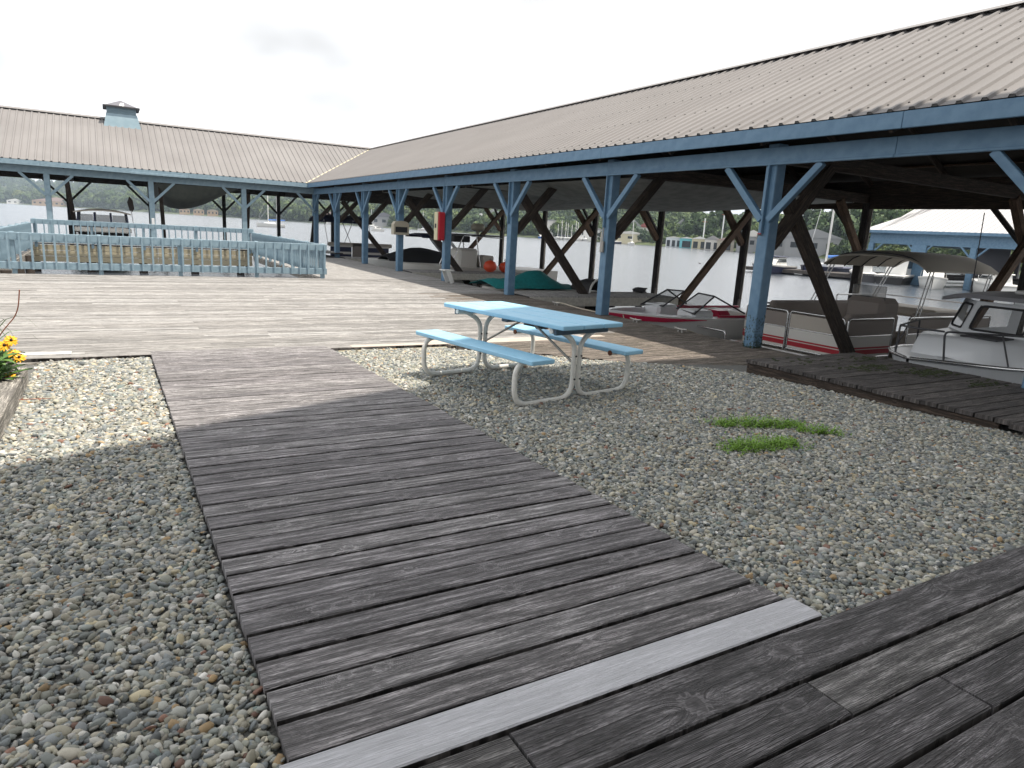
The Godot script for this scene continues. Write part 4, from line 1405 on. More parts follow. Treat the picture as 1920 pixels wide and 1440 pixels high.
	hull(st, [[-2.2, 0.9, 0.62, 0.7, -0.4, -0.6], [0.0, 1.05, 0.55, 0.9, -0.4, -0.7], [2.5, 0.95, 0.6, 0.8, -0.4, -0.6]])
	var hh := obj("hull", st, M.white, t)
	hh.rotation.y = PI / 2
	block("cabin_base", Vector3(0, 0.72, 0.0), Vector3(2.1, 0.2, 2.4), M.offwhite, t, 0.03)
	for x in [-0.95, -0.32, 0.32, 0.95]:
		pipe("pillar", [Vector3(x * 1.0, 0.8, 1.15), Vector3(x * 0.93, 1.42, 0.95)], 0.045, M.navy, t, 6)
		pipe("pillar", [Vector3(x * 1.0, 0.8, -1.15), Vector3(x * 0.93, 1.42, -0.95)], 0.045, M.navy, t, 6)
	for i in 3:
		block("window", Vector3(-0.63 + 0.63 * i, 1.1, 1.06), Vector3(0.55, 0.5, 0.015), M.glass, t, 0.0)
	st = mb()
	g = []
	for i in 7:
		var row := []
		for j in 9:
			var u := i / 3.0 - 1.0
			var v := j / 4.0 - 1.0
			row.append(Vector3(v * 1.06, 1.44 + 0.16 * (1.0 - v * v) * (1.0 - 0.3 * u * u), u * 1.15))
		g.append(row)
	slab_sheet(st, g, 0.05)
	obj("cabin_roof", st, M.canvas, t)
	block("seat_back", Vector3(-0.45, 0.88, 1.0), Vector3(0.9, 0.25, 0.12), M.charcoal, t, 0.04)
	# paddle standing beside it
	t = thing("paddle", "dark paddle standing upright beside the cabin boat", "paddle", Vector3(0.95, 0.24, -34.7))
	pipe("shaft", [Vector3(0.1, 0, 0), Vector3(-0.02, 1.25, 0)], 0.02, M.gelcoat, t, 6)
	st = mb()
	prism(st, [Vector2(0.03, 1.2), Vector2(0.10, 1.35), Vector2(0.06, 1.7), Vector2(-0.06, 1.85), Vector2(-0.15, 1.6), Vector2(-0.08, 1.25)], 0.025)
	obj("blade", st, M.creosote, t)

func make_dock_things() -> void:
	# teal tarp over a small heap on the second finger
	var t := thing("tarp_cover", "teal tarp draped over gear beside the pale finger dock", "tarp", Vector3(8.9, 0.0, -16.9))
	var st := mb()
	var g := []
	var nz := FastNoiseLite.new(); nz.seed = 4; nz.frequency = 1.3
	for i in 22:
		var row := []
		for j in 12:
			var u := i / 21.0
			var v := j / 11.0 * 2.0 - 1.0
			var hgt := 0.42 * exp(-pow((u - 0.56) * 5.0, 2)) + 0.16 * exp(-pow((u - 0.15) * 4.5, 2)) + 0.05
			row.append(Vector3(u * 3.0 + 0.06 * nz.get_noise_2d(u * 6.0, v * 3.0), maxf(hgt * (1.0 - pow(absf(v), 1.6)) + 0.05 * nz.get_noise_2d(u * 9.0, v * 2.0 + 7.0), 0.0) + 0.03, v * 0.75 + 0.05 * nz.get_noise_2d(v * 4.0, u * 8.0)))
		g.append(row)
	slab_sheet(st, g, 0.012)
	obj("sheet", st, M.teal, t)
	# small skiff below the tarp
	st = mb()
	hull(st, [[0.0, 0.05, 0.02, 0.02, -0.3, -0.4], [0.5, 0.5, 0.0, 0.35, -0.5, -0.6], [1.4, 0.78, -0.02, 0.62, -0.7, -0.8], [3.4, 0.8, -0.02, 0.68, -0.75, -0.85]])
	var sk := thing("skiff", "pale skiff lying under the teal tarp", "boat", Vector3(8.86, 0.0, -16.9))
	obj("hull", st, M.offwhite, sk)
	# round kayak end on the finger dock
	t = thing("kayak", "black and white kayak end standing on the pale finger dock", "kayak", Vector3(11.6, 0.03, -15.15))
	st = mb()
	g = []
	for i in 9:
		var a := PI * i / 8.0
		var row := []
		for q in [[0.0, 1.0], [0.6, 0.95], [1.1, 0.6], [1.35, 0.08]]: row.append(Vector3(cos(a) * 0.3 * q[1], sin(a) * 0.36 * q[1], -q[0]))
		g.append(row)
	sheet(st, g)
	obj("shell", st, M.black, t)
	var arc := []
	for i in 13: arc.append(Vector3(cos(PI * i / 12.0) * 0.3, sin(PI * i / 12.0) * 0.36, 0.0))
	pipe("rim", arc, 0.03, M.white, t, 7)
	# coil of dark line
	t = thing("rope_coil", "small heap of dark rope at the end of the pale finger dock", "rope", Vector3(13.1, 0.045, -15.2))
	var pts := []
	for i in 60: pts.append(Vector3(cos(i * 0.55) * (0.16 + 0.05 * sin(i * 1.3)), 0.015 + 0.0018 * i, sin(i * 0.55) * (0.16 + 0.05 * cos(i * 1.7))))
	pipe("coil", pts, 0.018, M.charcoal, t, 6)
	# cabinet on the post, with its number plate
	t = thing("fire_cabinet", "red and cream hose cabinet fixed to a blue post", "cabinet", Vector3(8.3, 1.16, -18.55))
	st = mb()
	box(st, Vector3(0.01, 0.41, -0.02), Vector3(0.22, 0.80, 0.25), Basis(), 0.03)
	obj("body", st, M.red_box, t)
	st = mb()
	box(st, Vector3(-0.112, 0.41, -0.03), Vector3(0.03, 0.78, 0.22), Basis(), 0.012)
	var door := obj("door", st, M.cream, t)
	block("plate", Vector3(-0.130, 0.42, -0.03), Vector3(0.006, 0.12, 0.10), M.black, door, 0.0)
	# hooded outlet box
	t = thing("dock_light", "beige hooded box with a dark opening on a blue post", "dock box", Vector3(8.5, 1.22, -22.25))
	st = mb()
	prism(st, [Vector2(-0.27, 0), Vector2(0.27, 0), Vector2(0.27, 0.36), Vector2(0.2, 0.43), Vector2(0.05, 0.46), Vector2(-0.2, 0.43), Vector2(-0.27, 0.34)], 0.24, Transform3D(Basis(), Vector3(0, 0, 0)))
	obj("housing", st, M.beige, t)
	block("opening", Vector3(0.0, 0.17, 0.115), Vector3(0.42, 0.18, 0.02), M.black, t, 0.0)
	# meter on the middle post, small fittings
	t = thing("meter_box", "grey meter box halfway up a blue post", "meter box", Vector3(8.41, 1.25, -11.02))
	block("case", Vector3(0, 0.1, 0.02), Vector3(0.05, 0.22, 0.09), M.galv, t, 0.01)
	pipe("conduit", [Vector3(0.0, 0.2, 0.02), Vector3(0.0, 0.75, 0.02)], 0.014, M.galv, t, 6)
	t = thing("tap", "small tap with red handle on the nearest blue post", "tap", Vector3(8.42, 1.70, -7.17))
	pipe("spout", [Vector3(0.02, 0, 0), Vector3(-0.07, 0, 0), Vector3(-0.09, -0.05, 0)], 0.012, M.galv, t, 6)
	pipe("handle", [Vector3(-0.04, 0.02, -0.03), Vector3(-0.04, 0.02, 0.03)], 0.01, M.red, t, 6)
	t = thing("number_tag", "white number tag on a left wing post", "tag", Vector3(1.68, 1.05, -33.28))
	block("plate", Vector3(0, 0, 0), Vector3(0.11, 0.36, 0.05), M.gelcoat, t, 0.01)
	# cleats and mooring lines
	var spots := [[8.5, -9.9, "galvanised cleat on the shaded deck edge beside the runabout bow"], [8.5, -8.7, "galvanised cleat on the shaded deck edge nearest the first post"], [8.5, -12.6, "galvanised cleat on the shaded deck behind the runabout bow"]]
	for q in spots:
		var c := thing("dock_cleat", q[2], "cleat", Vector3(q[0], 0.0, q[1]), 0.0, "cleats along the deck edge")
		pipe("horn", [Vector3(0, 0.07, -0.16), Vector3(0, 0.055, -0.05), Vector3(0, 0.055, 0.05), Vector3(0, 0.07, 0.16)], [0.012, 0.02, 0.02, 0.012], M.galv, c, 7)
		for sg in [-1.0, 1.0]: pipe("foot", [Vector3(0, 0.0, sg * 0.045), Vector3(0, 0.055, sg * 0.04)], 0.018, M.galv, c, 7)
	for q in [[Vector3(8.5, 0.06, -9.9), Vector3(9.2, 0.0, -11.2), "mooring rope from the deck cleat to the runabout bow"], [Vector3(8.5, 0.06, -12.6), Vector3(8.48, 0.02, -10.95), "pale rope lying from a cleat to the middle post"], [Vector3(8.66, 0.02, -8.7), Vector3(11.1, -0.35, -9.2), "mooring rope from the nearest cleat to the pontoon boat"]]:
		var o := thing("mooring_rope", q[2], "rope", q[0])
		var rp := []
		for i in 15:
			var u := i / 14.0
			rp.append((q[1] - q[0]) * u + Vector3(0.03 * sin(u * 9.0), -0.12 * sin(u * PI) * (0.0 if q[2].begins_with("pale") else 1.0) + 0.015, 0.02 * sin(u * 14.0)))
		pipe("line", rp, 0.012, M.rope, o, 6)
	# a small white bench post / step by the cabinet post
	t = thing("dock_step", "white plastic dock step beside the cabinet post", "step", Vector3(8.3, 0, -18.0))
	block("tread", Vector3(0, 0.36, 0), Vector3(0.3, 0.03, 0.36), M.white, t)
	for sg in [-1.0, 1.0]:
		timber("side", Vector3(0.12, 0, sg * 0.16), Vector3(-0.02, 0.36, sg * 0.16), 0.03, 0.12, M.white, t)
	# bucket and pot on the deck behind the table
	t = thing("bucket", "black bucket standing on the deck behind the picnic table", "bucket", Vector3(5.95, 0.0, -9.55))
	st = mb(); lathe(st, [Vector2(0, 0), Vector2(0.10, 0), Vector2(0.125, 0.24), Vector2(0.115, 0.24), Vector2(0.09, 0.02)], 16)
	obj("pail", st, M.black, t)
	t = thing("flower_pot", "small terracotta pot beside the black bucket on the deck", "pot", Vector3(6.17, 0.0, -9.45))
	st = mb(); lathe(st, [Vector2(0, 0), Vector2(0.07, 0), Vector2(0.1, 0.17), Vector2(0.11, 0.17), Vector2(0.11, 0.2), Vector2(0.09, 0.2), Vector2(0.08, 0.16), Vector2(0, 0.15)], 16)
	obj("pot", st, M.rust, t)
	# tarpaulins slung under the roofs
	for q in [["hanging_tarp", "grey tarpaulin slung under the right roof over the middle slips", 9.2, 16.4, -18.4, -11.2, 2.74, 0.42], ["hanging_tarp", "dark tarpaulin slung under the right roof over the far slips", 9.2, 16.4, -26.0, -18.8, 2.72, 0.40], ["hanging_tarp", "sagging green-grey tarpaulin slung under the left roof", 1.95, 5.2, -41.2, -34.0, 2.70, 1.0]]:
		var h := thing(q[0], q[1], "tarpaulin", Vector3.ZERO, 0.0, "tarpaulins slung under the roofs")
		st = mb()
		g = []
		for i in 15:
			var row := []
			for j in 15:
				var u := i / 14.0
				var v := j / 14.0
				var sag: float = q[7] * 4.0 * u * (1.0 - u) * pow(sin(PI * (v * 0.8 + 0.2 * v * v)), 0.7)
				if q[7] > 0.8: sag = q[7] * pow(sin(PI * clampf(pow(u, 0.62), 0, 1)), 0.8) * pow(sin(PI * v), 0.45)
				row.append(Vector3(lerpf(q[2], q[3], u), q[6] - sag + 0.02 * sin(v * 40.0) * sin(u * 3.0), lerpf(q[4], q[5], v)))
			g.append(row)
		slab_sheet(st, g, 0.01)
		obj("sheet", st, M.dark_tarp if q[7] > 0.8 else M.tarp, h)
		for i in [0, 14]:
			for j in [0, 14]:
				pipe("cord", [g[i][j], g[i][j] + Vector3(0, 0.25, 0)], 0.008, M.rope, h, 5)

# ---------------------------------------------------------------- far shore
const SHORE := [[-60, 2000], [-30, 1900], [-12, 1650], [-6, 1400], [-1, 1150], [4, 850], [8, 740], [13, 600], [20, 475], [28, 350], [36, 305], [42, 270], [47, 240], [52, 212], [57, 180], [66, 150], [85, 135], [110, 130], [140, 130]]
const RISE := [[-60, 2.0], [-12, 2.1], [-6, 2.1], [4, 1.9], [13, 1.7], [20, 1.9], [28, 2.3], [36, 2.5], [42, 2.3], [52, 2.4], [66, 3.0], [140, 3.0]]

func table(tab: Array, a: float) -> float:
	for i in tab.size() - 1:
		if a <= tab[i + 1][0]:
			return lerpf(tab[i][1], tab[i + 1][1], clampf((a - tab[i][0]) / (tab[i + 1][0] - tab[i][0]), 0, 1))
	return tab[-1][1]

func land_y(a: float, f: float) -> float:
	var R := table(SHORE, a)
	var e := tan(deg_to_rad(table(RISE, a))) * R * 1.9
	var prof := [[0.99, -1.4], [1.0, -0.5], [1.012, 0.2]]
	if f <= 1.012: return table(prof, f)
	var k := clampf((f - 1.012) / 0.9, 0, 1.3)
	return 0.2 + e * (k * k * (3.0 - 2.0 * k) if k < 1.0 else 1.0 - (k - 1.0) * 0.3) * (0.82 + 0.18 * sin(a * 0.35) + 0.1 * sin(a * 0.9 + 1.0))

func shore(a: float, f: float) -> Vector3:
	var R := table(SHORE, a) * f
	return Vector3(sin(deg_to_rad(a)) * R, land_y(a, f), -cos(deg_to_rad(a)) * R)

func crown_mesh(sd: int, clumps: int, leaves: int, leaf: float, tall: float) -> ArrayMesh:
	var r := RandomNumberGenerator.new(); r.seed = sd
	var st := SurfaceTool.new()
	st.begin(Mesh.PRIMITIVE_TRIANGLES)
	for c in clumps:
		var th := r.randf() * TAU
		var y := r.randf()
		var rad := sqrt(maxf(0.0, 1.0 - pow(y * 1.7 - 0.75, 2))) * r.randf_range(0.25, 0.72)
		var cc := Vector3(cos(th) * rad, (0.22 + y * 0.95) * tall, sin(th) * rad)
		var cr := r.randf_range(0.20, 0.36)
		var tone := r.randf_range(0.72, 1.28)
		for l in leaves:
			var d := Vector3(r.randfn(), r.randfn() * 0.8, r.randfn()).normalized()
			var p := cc + d * cr * r.randf_range(0.55, 1.05)
			var x := d.cross(Vector3(r.randfn(), r.randfn(), r.randfn())).normalized()
			var yv := (x.cross(d) + d * r.randf_range(-0.6, 0.6)).normalized()
			var s := leaf * r.randf_range(0.6, 1.3)
			var t := tone * r.randf_range(0.8, 1.2)
			st.set_color(Color(t, t, t * 0.95))
			tri(st, p - x * s, p + yv * s * 1.3, p + x * s)
			tri(st, p - x * s, p + x * s, p - yv * s * 0.9)
	st.generate_normals()
	return st.commit()

func leafy(r: float, g: float, b: float) -> StandardMaterial3D:
	var m := flat(r, g, b, 0.75)
	m.vertex_color_use_as_albedo = true
	m.backlight = lin(r * 0.8, g * 0.8, b * 0.4)
	return m

func house(called: String, label: String, cat: String, at: Vector3, turn: float, s: Vector3, rise: float, wall: Material, roof: Material, wins: int, group := "", doors := 0) -> void:
	var t := thing(called, label, cat, at, turn, group)
	block("wall", Vector3(0, s.y / 2 - 1, 0), Vector3(s.x, s.y + 2, s.z), wall, t, 0.0)
	var st := mb()
	prism(st, [Vector2(-s.x / 2 - 0.3, s.y), Vector2(s.x / 2 + 0.3, s.y), Vector2(0, s.y + rise)], s.z + 0.5)
	obj("roof", st, roof, t)
	for i in wins:
		block("window", Vector3(s.x * ((i + 0.5) / wins - 0.5), s.y * 0.55, s.z / 2 + 0.03), Vector3(s.x / wins * 0.42, s.y * 0.32, 0.08), M.pane, t, 0.0)
	for i in doors:
		block("door", Vector3(s.x * ((i + 0.5) / doors - 0.5), s.y * 0.36, s.z / 2 + 0.03), Vector3(s.x / doors * 0.62, s.y * 0.72, 0.08), M.pane, t, 0.0)

func sailboat(label: String, at: Vector3, turn: float, L: float, masts: Array, hullm: Material, cover: Material) -> void:
	var t := thing("sailboat", label, "sailboat", at, turn, "sailboats moored on the lake")
	var st := mb()
	hull(st, [[-L * 0.5, 0.05, 0.95, 0.02, 0.2, 0.1], [-L * 0.4, L * 0.09, 0.88, L * 0.05, 0.0, -0.2], [-L * 0.1, L * 0.145, 0.78, L * 0.11, -0.1, -0.4], [L * 0.25, L * 0.14, 0.76, L * 0.11, -0.05, -0.3], [L * 0.5, L * 0.1, 0.82, L * 0.07, 0.1, -0.1]])
	obj("hull", st, hullm, t)
	block("cabin", Vector3(-L * 0.02, 0.95, 0), Vector3(L * 0.36, 0.36, L * 0.15), M.gelcoat, t, 0.08)
	for i in masts.size():
		var mx: float = -L * 0.08 + L * 0.32 * i
		pipe("mast", [Vector3(mx, 0.8, 0), Vector3(mx, masts[i], 0)], 0.10, M.white, t, 6)
		pipe("boom", [Vector3(mx, 1.7, 0), Vector3(mx + L * 0.3, 1.75, 0)], 0.15, cover, t, 6)
		pipe("spreader", [Vector3(mx, masts[i] * 0.62, -0.5), Vector3(mx, masts[i] * 0.62, 0.5)], 0.03, M.white, t, 4)
		pipe("stay", [Vector3(mx, masts[i], 0), Vector3(-L * 0.48, 0.95, 0)], 0.02, M.steel, t, 4)
		pipe("stay", [Vector3(mx, masts[i], 0), Vector3(L * 0.48, 0.85, 0)], 0.02, M.steel, t, 4)

func motorboat(label: String, at: Vector3, turn: float, L: float, hullm: Material, topm: Material, cab := 0.75, group := "motorboats on the water") -> void:
	var t := thing("motorboat", label, "motorboat", at, turn, group)
	var st := mb()
	hull(st, [[-L * 0.5, 0.04, 0.9, 0.02, 0.1, 0.0], [-L * 0.38, L * 0.1, 0.85, L * 0.05, 0.0, -0.2], [-L * 0.1, L * 0.17, 0.75, L * 0.13, -0.05, -0.3], [L * 0.5, L * 0.17, 0.65, L * 0.14, -0.05, -0.3]])
	obj("hull", st, hullm, t)
	st = mb()
	hull(st, [[-L * 0.5 - 0.02, 0.05, 0.93, 0.04, 0.80, 0.8], [-L * 0.38, L * 0.1 + 0.02, 0.88, L * 0.1, 0.74, 0.74], [-L * 0.1, L * 0.17 + 0.02, 0.78, L * 0.17, 0.62, 0.62], [L * 0.5, L * 0.17 + 0.02, 0.68, L * 0.17, 0.52, 0.52]])
	obj("sheer_band", st, M.white, t)
	st = mb()
	prism(st, [Vector2(-L * 0.22, 0.7), Vector2(-L * 0.08, 0.72 + cab), Vector2(L * 0.18, 0.74 + cab), Vector2(L * 0.24, 0.68)], L * 0.24)
	obj("cabin", st, M.white, t)
	st = mb()
	prism(st, [Vector2(-L * 0.15, 0.78 + cab * 0.35), Vector2(-L * 0.08, 0.70 + cab * 0.85), Vector2(L * 0.17, 0.70 + cab * 0.85), Vector2(L * 0.20, 0.78 + cab * 0.35)], L * 0.25)
	obj("window", st, M.pane, t)
	block("top", Vector3(L * 0.06, 0.78 + cab, 0), Vector3(L * 0.34, 0.07, L * 0.27), topm, t, 0.02)
	pipe("rail", rounded([Vector3(-L * 0.1, 0.76, L * 0.15), Vector3(-L * 0.14, 1.25, L * 0.14), Vector3(-L * 0.45, 1.35, 0.04), Vector3(-L * 0.14, 1.25, -L * 0.14), Vector3(-L * 0.1, 0.76, -L * 0.15)], 0.2), 0.02, M.steel, t, 5)

func make_far_shore() -> void:
	# land
	var st := mb()
	var g := []
	for f in [0.985, 1.0, 1.012, 1.05, 1.12, 1.22, 1.34, 1.48, 1.62, 1.76, 1.9, 2.05, 2.25]:
		var row := []
		for i in 101: row.append(shore(-60 + 2.0 * i, f))
		g.append(row)
	sheet(st, g)
	tag(obj("hills", st, mottled(Vector3(0.035, 0.055, 0.02), Vector3(0.09, 0.11, 0.04), 0.02, 0.02, 0.95, 51)), "low green hills along the far shore of the lake", "", "", "structure")
	# the forest that reads as one mass
	var lows := [crown_mesh(1, 11, 26, 0.15, 1.25), crown_mesh(2, 13, 26, 0.14, 1.6), crown_mesh(3, 9, 30, 0.16, 1.1)]
	var root := Node3D.new(); root.name = "forest"; add_child(root)
	tag(root, "hazy wooded hillside beyond the lake", "forest", "", "stuff")
	var r := RandomNumberGenerator.new(); r.seed = 5
	var fm := StandardMaterial3D.new()
	fm.vertex_color_use_as_albedo = true
	fm.roughness = 0.8
	fm.backlight = lin(0.35, 0.4, 0.15)
	for v in 3:
		var xs := []
		var cs := []
		for i in 3400:
			var a := r.randf_range(-22, 78)
			var f := 1.013 + 0.95 * pow(r.randf(), 1.5)
			var p := shore(a, f)
			var R := table(SHORE, a)
			var s := r.randf_range(3.2, 5.6) * clampf(R / 420.0, 0.72, 1.9)
			if a > 2 and a < 8 and f < 1.05: continue
			if a > 39 and f < 1.12: s *= 0.55
			xs.append(Transform3D(Basis(Vector3.UP, r.randf() * TAU).scaled(Vector3(s, s * r.randf_range(0.8, 1.25), s)), p - Vector3(0, 0.4, 0)))
			var c := Vector3(0.062, 0.105, 0.028).lerp(Vector3(0.11, 0.15, 0.035), r.randf()).lerp(Vector3(0.03, 0.06, 0.028), r.randf() * 0.8)
			cs.append(Color(c.x, c.y, c.z))
		var mm := MultiMesh.new()
		mm.transform_format = MultiMesh.TRANSFORM_3D
		mm.use_colors = true
		mm.mesh = lows[v]
		mm.instance_count = xs.size()
		for i in xs.size():
			mm.set_instance_transform(i, xs[i]); mm.set_instance_color(i, cs[i])
		var mi := MultiMeshInstance3D.new()
		mi.multimesh = mm; mi.material_override = fm; mi.name = "tree_crowns"
		root.add_child(mi, true)
		mi.set_meta("kind", "stuff")
	# trees one can tell apart
	var crowns := [crown_mesh(11, 30, 110, 0.062, 1.25), crown_mesh(12, 34, 100, 0.06, 1.5), crown_mesh(13, 26, 120, 0.065, 1.15)]
	var greens := [leafy(0.045, 0.085, 0.022), leafy(0.085, 0.135, 0.03), leafy(0.03, 0.06, 0.025), leafy(0.12, 0.15, 0.04)]
	var words := ["dark green", "bright green", "deep green", "yellowish green"]
	var nth := ["first", "second", "third", "fourth", "fifth", "sixth", "seventh", "eighth", "ninth", "tenth", "eleventh", "twelfth", "thirteenth", "fourteenth", "fifteenth", "sixteenth", "seventeenth", "eighteenth", "nineteenth", "twentieth"]
	var rows := [
		["shore tree behind the boathouses", [[38.6, 1.06, 4.0, 1], [39.6, 1.03, 4.2, 0], [40.6, 1.02, 3.4, 2], [41.6, 1.05, 4.0, 0], [42.8, 1.10, 4.2, 1], [43.7, 1.12, 5.6, 2], [44.9, 1.13, 7.6, 0], [46.4, 1.13, 7.8, 0], [47.4, 1.08, 4.2, 1], [48.4, 1.10, 6.0, 0], [49.5, 1.06, 4.4, 1], [50.6, 1.08, 5.6, 3]]],
		["wooded bank tree behind the moored yachts", [[51.8, 1.10, 6.2, 0], [53.0, 1.12, 7.0, 2], [54.1, 1.14, 7.6, 0], [55.2, 1.12, 7.0, 2], [56.4, 1.14, 7.4, 0], [57.6, 1.12, 6.6, 1], [58.8, 1.12, 7.2, 0], [60.2, 1.12, 6.8, 1], [62.0, 1.12, 7.0, 0], [64.0, 1.12, 7.0, 2], [66.5, 1.12, 7.0, 0]]],
		["far left shore tree", [[-7.4, 1.02, 17, 2], [-6.2, 1.03, 13, 1], [-5.0, 1.05, 14, 3], [-3.6, 1.05, 15, 1], [-1.4, 1.03, 15, 1], [0.2, 1.02, 17, 0], [1.7, 1.02, 15, 1], [2.9, 1.02, 13, 0], [4.3, 1.05, 11, 1], [8.4, 1.03, 9, 0], [9.6, 1.03, 8.5, 1], [11.0, 1.02, 9, 0], [12.6, 1.02, 8, 1], [14.4, 1.02, 7.5, 3], [16.2, 1.02, 7, 1], [18.0, 1.02, 6.5, 0]]]]
	for row in rows:
		var i := 0
		for q in row[1]:
			var t := thing("shore_tree", "%s %s, %s from the left of its row" % [words[q[3]], row[0], nth[i]], "tree", shore(q[0], q[1]) - Vector3(0, 0.2, 0), i * 1.7, row[0] + "s")
			var tr := mb()
			tube(tr, [Vector3.ZERO, Vector3(0.03, q[2] * 0.3, 0), Vector3(-0.02 * q[2], q[2] * 0.8, 0.02 * q[2])], [q[2] * 0.07, q[2] * 0.05, q[2] * 0.02], 7)
			for k in 4:
				var a := k * 1.6
				tube(tr, [Vector3(0, q[2] * (0.3 + 0.08 * k), 0), Vector3(cos(a) * q[2] * 0.4, q[2] * (0.62 + 0.1 * k), sin(a) * q[2] * 0.4)], [q[2] * 0.03, q[2] * 0.01], 5)
			obj("trunk", tr, M.creosote, t)
			var c := obj("crown", crowns[i % 3], greens[q[3]], t)
			c.scale = Vector3.ONE * q[2] * Vector3(1, 1.0, 1)
			i += 1
	# boathouses on the right shore
	var face := func(a: float): return -deg_to_rad(a)
	var bh := [[43.05, "white boathouse with three dark bays on the far right shore", M.gelcoat, M.offwhite, 0.5, 5.4, 3], [44.05, "turquoise boathouse beside the white one on the far shore", M.aqua, M.white, 0.5, 4.6, 1], [45.05, "cream boathouse with two dark doors on the far shore", M.cream, M.white, 0.9, 5.0, 2], [46.05, "grey gabled boathouse with two tall dark doors on the far shore", M.offwhite, M.roofgrey, 1.4, 5.0, 2], [47.05, "pale beige boathouse at the right end of the shore row", M.beige, M.roofpink, 1.0, 5.2, 1]]
	for q in bh:
		var p := shore(q[0], 0.992); p.y = -0.6
		house("boathouse", q[1], "boathouse", p, face.call(q[0]), Vector3(q[5], 3.1, 8), q[4], q[2], q[3], 0, "boathouses on the far shore", q[6])
	# houses on the slope
	var hs := [[38.9, 1.12, "grey-white house with twin gables among trees above the shore", M.gelcoat, M.roofgrey, Vector3(7, 6, 8), 3.0], [39.8, 1.10, "pale green house beside the twin-gabled one", M.palegreen, M.roofgrey, Vector3(6, 6, 7), 2.6], [40.8, 1.14, "white house with a red roof on the slope above the shore", M.white, M.roofred, Vector3(7, 5, 7), 2.6], [43.6, 1.16, "cream gabled house half hidden by trees above the boathouses", M.cream, M.roofgrey, Vector3(6, 6, 7), 3.0], [38.2, 1.01, "low tan waterside house left of the hillside houses", M.beige, M.taupe_light, Vector3(10, 3, 7), 1.4],
		[39.6, 1.01, "long low cream boat shed at the water below the houses", M.cream, M.offwhite, Vector3(14, 3, 8), 1.2], [27.4, 1.2, "cream hillside house seen above the hard-top boat", M.cream, M.white, Vector3(9, 6, 8), 2.4], [28.4, 1.34, "white hillside house above the cream one", M.white, M.roofgrey, Vector3(9, 6, 8), 2.4], [33.2, 1.02, "grey marina office with flat roof behind the masts", M.offwhite, M.roofgrey, Vector3(9, 7, 8), 0.6], [36.4, 1.01, "white marina shed behind the moored boats", M.white, M.roofgrey, Vector3(12, 4, 8), 1.6], [49.0, 1.01, "grey waterside cottage behind the nearest big post", M.roofgrey, M.offwhite, Vector3(9, 4, 8), 2.0], [51.0, 1.005, "grey shingled house with white gable left of the tall mast", M.roofgrey, M.roofgrey, Vector3(11, 4.5, 8), 2.6], [53.4, 1.005, "long grey house with small windows behind the moored yachts", M.roofgrey, M.roofgrey, Vector3(14, 4.5, 8), 2.4], [19.6, 1.01, "dark grey barn on the far shore behind the corner posts", M.roofgrey, M.slate, Vector3(16, 6, 10), 3.0], [15.6, 1.01, "white shore house seen through the left wing", M.white, M.roofpink, Vector3(9, 6, 8), 3.0]]
	for q in hs:
		house("shore_house", q[2], "house", shore(q[0], q[1]), face.call(q[0]), q[5], q[6], q[3], q[4], 3, "houses on the far shore")
	for q in [[5.0, "left of three brown lakeside blocks"], [5.95, "middle of three brown lakeside blocks"], [6.9, "right of three brown lakeside blocks"]]:
		house("lakeside_block", q[1], "building", shore(q[0], 1.0), face.call(q[0]), Vector3(10, 5.5, 8), 0.8, M.tanwall, M.beige, 3, "brown blocks on the far shore")
	house("lakeside_pavilion", "long low pavilion with pale roofs on the far left shore", "building", shore(-2.9, 1.0), face.call(-2.9), Vector3(60, 7, 14), 6.0, M.tanwall, M.roofpink, 9)
	house("lakeside_pavilion", "small white shed left of the long pavilion", "building", shore(-5.2, 1.0), face.call(-5.2), Vector3(22, 5, 10), 3.0, M.white, M.white, 3)
	# moored boats
	var w := func(x: float, z: float): return Vector3(x, WATER, z)
	sailboat("white two-masted sailboat with blue sail cover seen through the left wing", w.call(34.5, -178.0), 0.25, 7.0, [8.0, 7.4], M.white, M.royal)
	sailboat("white sailboat far out between the corner posts", w.call(136.0, -402.0), 0.4, 8.0, [10.5], M.white, M.white)
	sailboat("white sailboat with bare mast left of the red cabinet", w.call(148.0, -352.0), 0.2, 8.0, [10.0], M.white, M.royal)
	sailboat("small white sailboat moored below the hillside houses", w.call(148.0, -178.0), 1.2, 5.0, [8.0], M.white, M.white)
	motorboat("small white motorboat seen between the corner posts", w.call(72.0, -208.0), 0.2, 4.2, M.white, M.white, 0.5)
	motorboat("white motorboat moored left of the pale marina sheds", w.call(165.0, -235.0), 0.3, 7.0, M.white, M.white, 1.0)
	motorboat("dark-hulled motorboat moored below the tan house", w.call(158.0, -200.0), 2.8, 6.0, M.navy, M.white, 0.7)
	motorboat("blue-hulled workboat with white wheelhouse on the far shore", w.call(163.0, -254.0), 0.4, 10.0, M.royal, M.white, 1.9)
	# masts of the far marina
	var mw := ["first", "second", "third", "fourth", "fifth", "sixth", "seventh", "eighth", "ninth"]
	for i in 9:
		var a := 33.8 + 0.27 * i
		var p := shore(a, 0.985); p.y = WATER
		sailboat("far marina sailboat, %s mast from the left of the cluster" % mw[i], p, 0.3 + 0.5 * (i % 3), 6.5, [6.5 + 1.8 * ((i * 7) % 4) / 3.0], M.white, M.navy)
	sailboat("navy yacht with a tall mast and blue sail beside the far boathouse", w.call(56.5, -40.0), 0.15, 9.0, [13.0], M.navy, M.royal)
	motorboat("navy motor yacht with white deck left of the far boathouse", w.call(50.5, -41.5), 0.35, 7.0, M.navy, M.navy, 0.7)
	motorboat("white cruiser under the far boathouse between two blue posts", w.call(52.5, -28.5), 0.5, 5.5, M.white, M.white, 0.8)
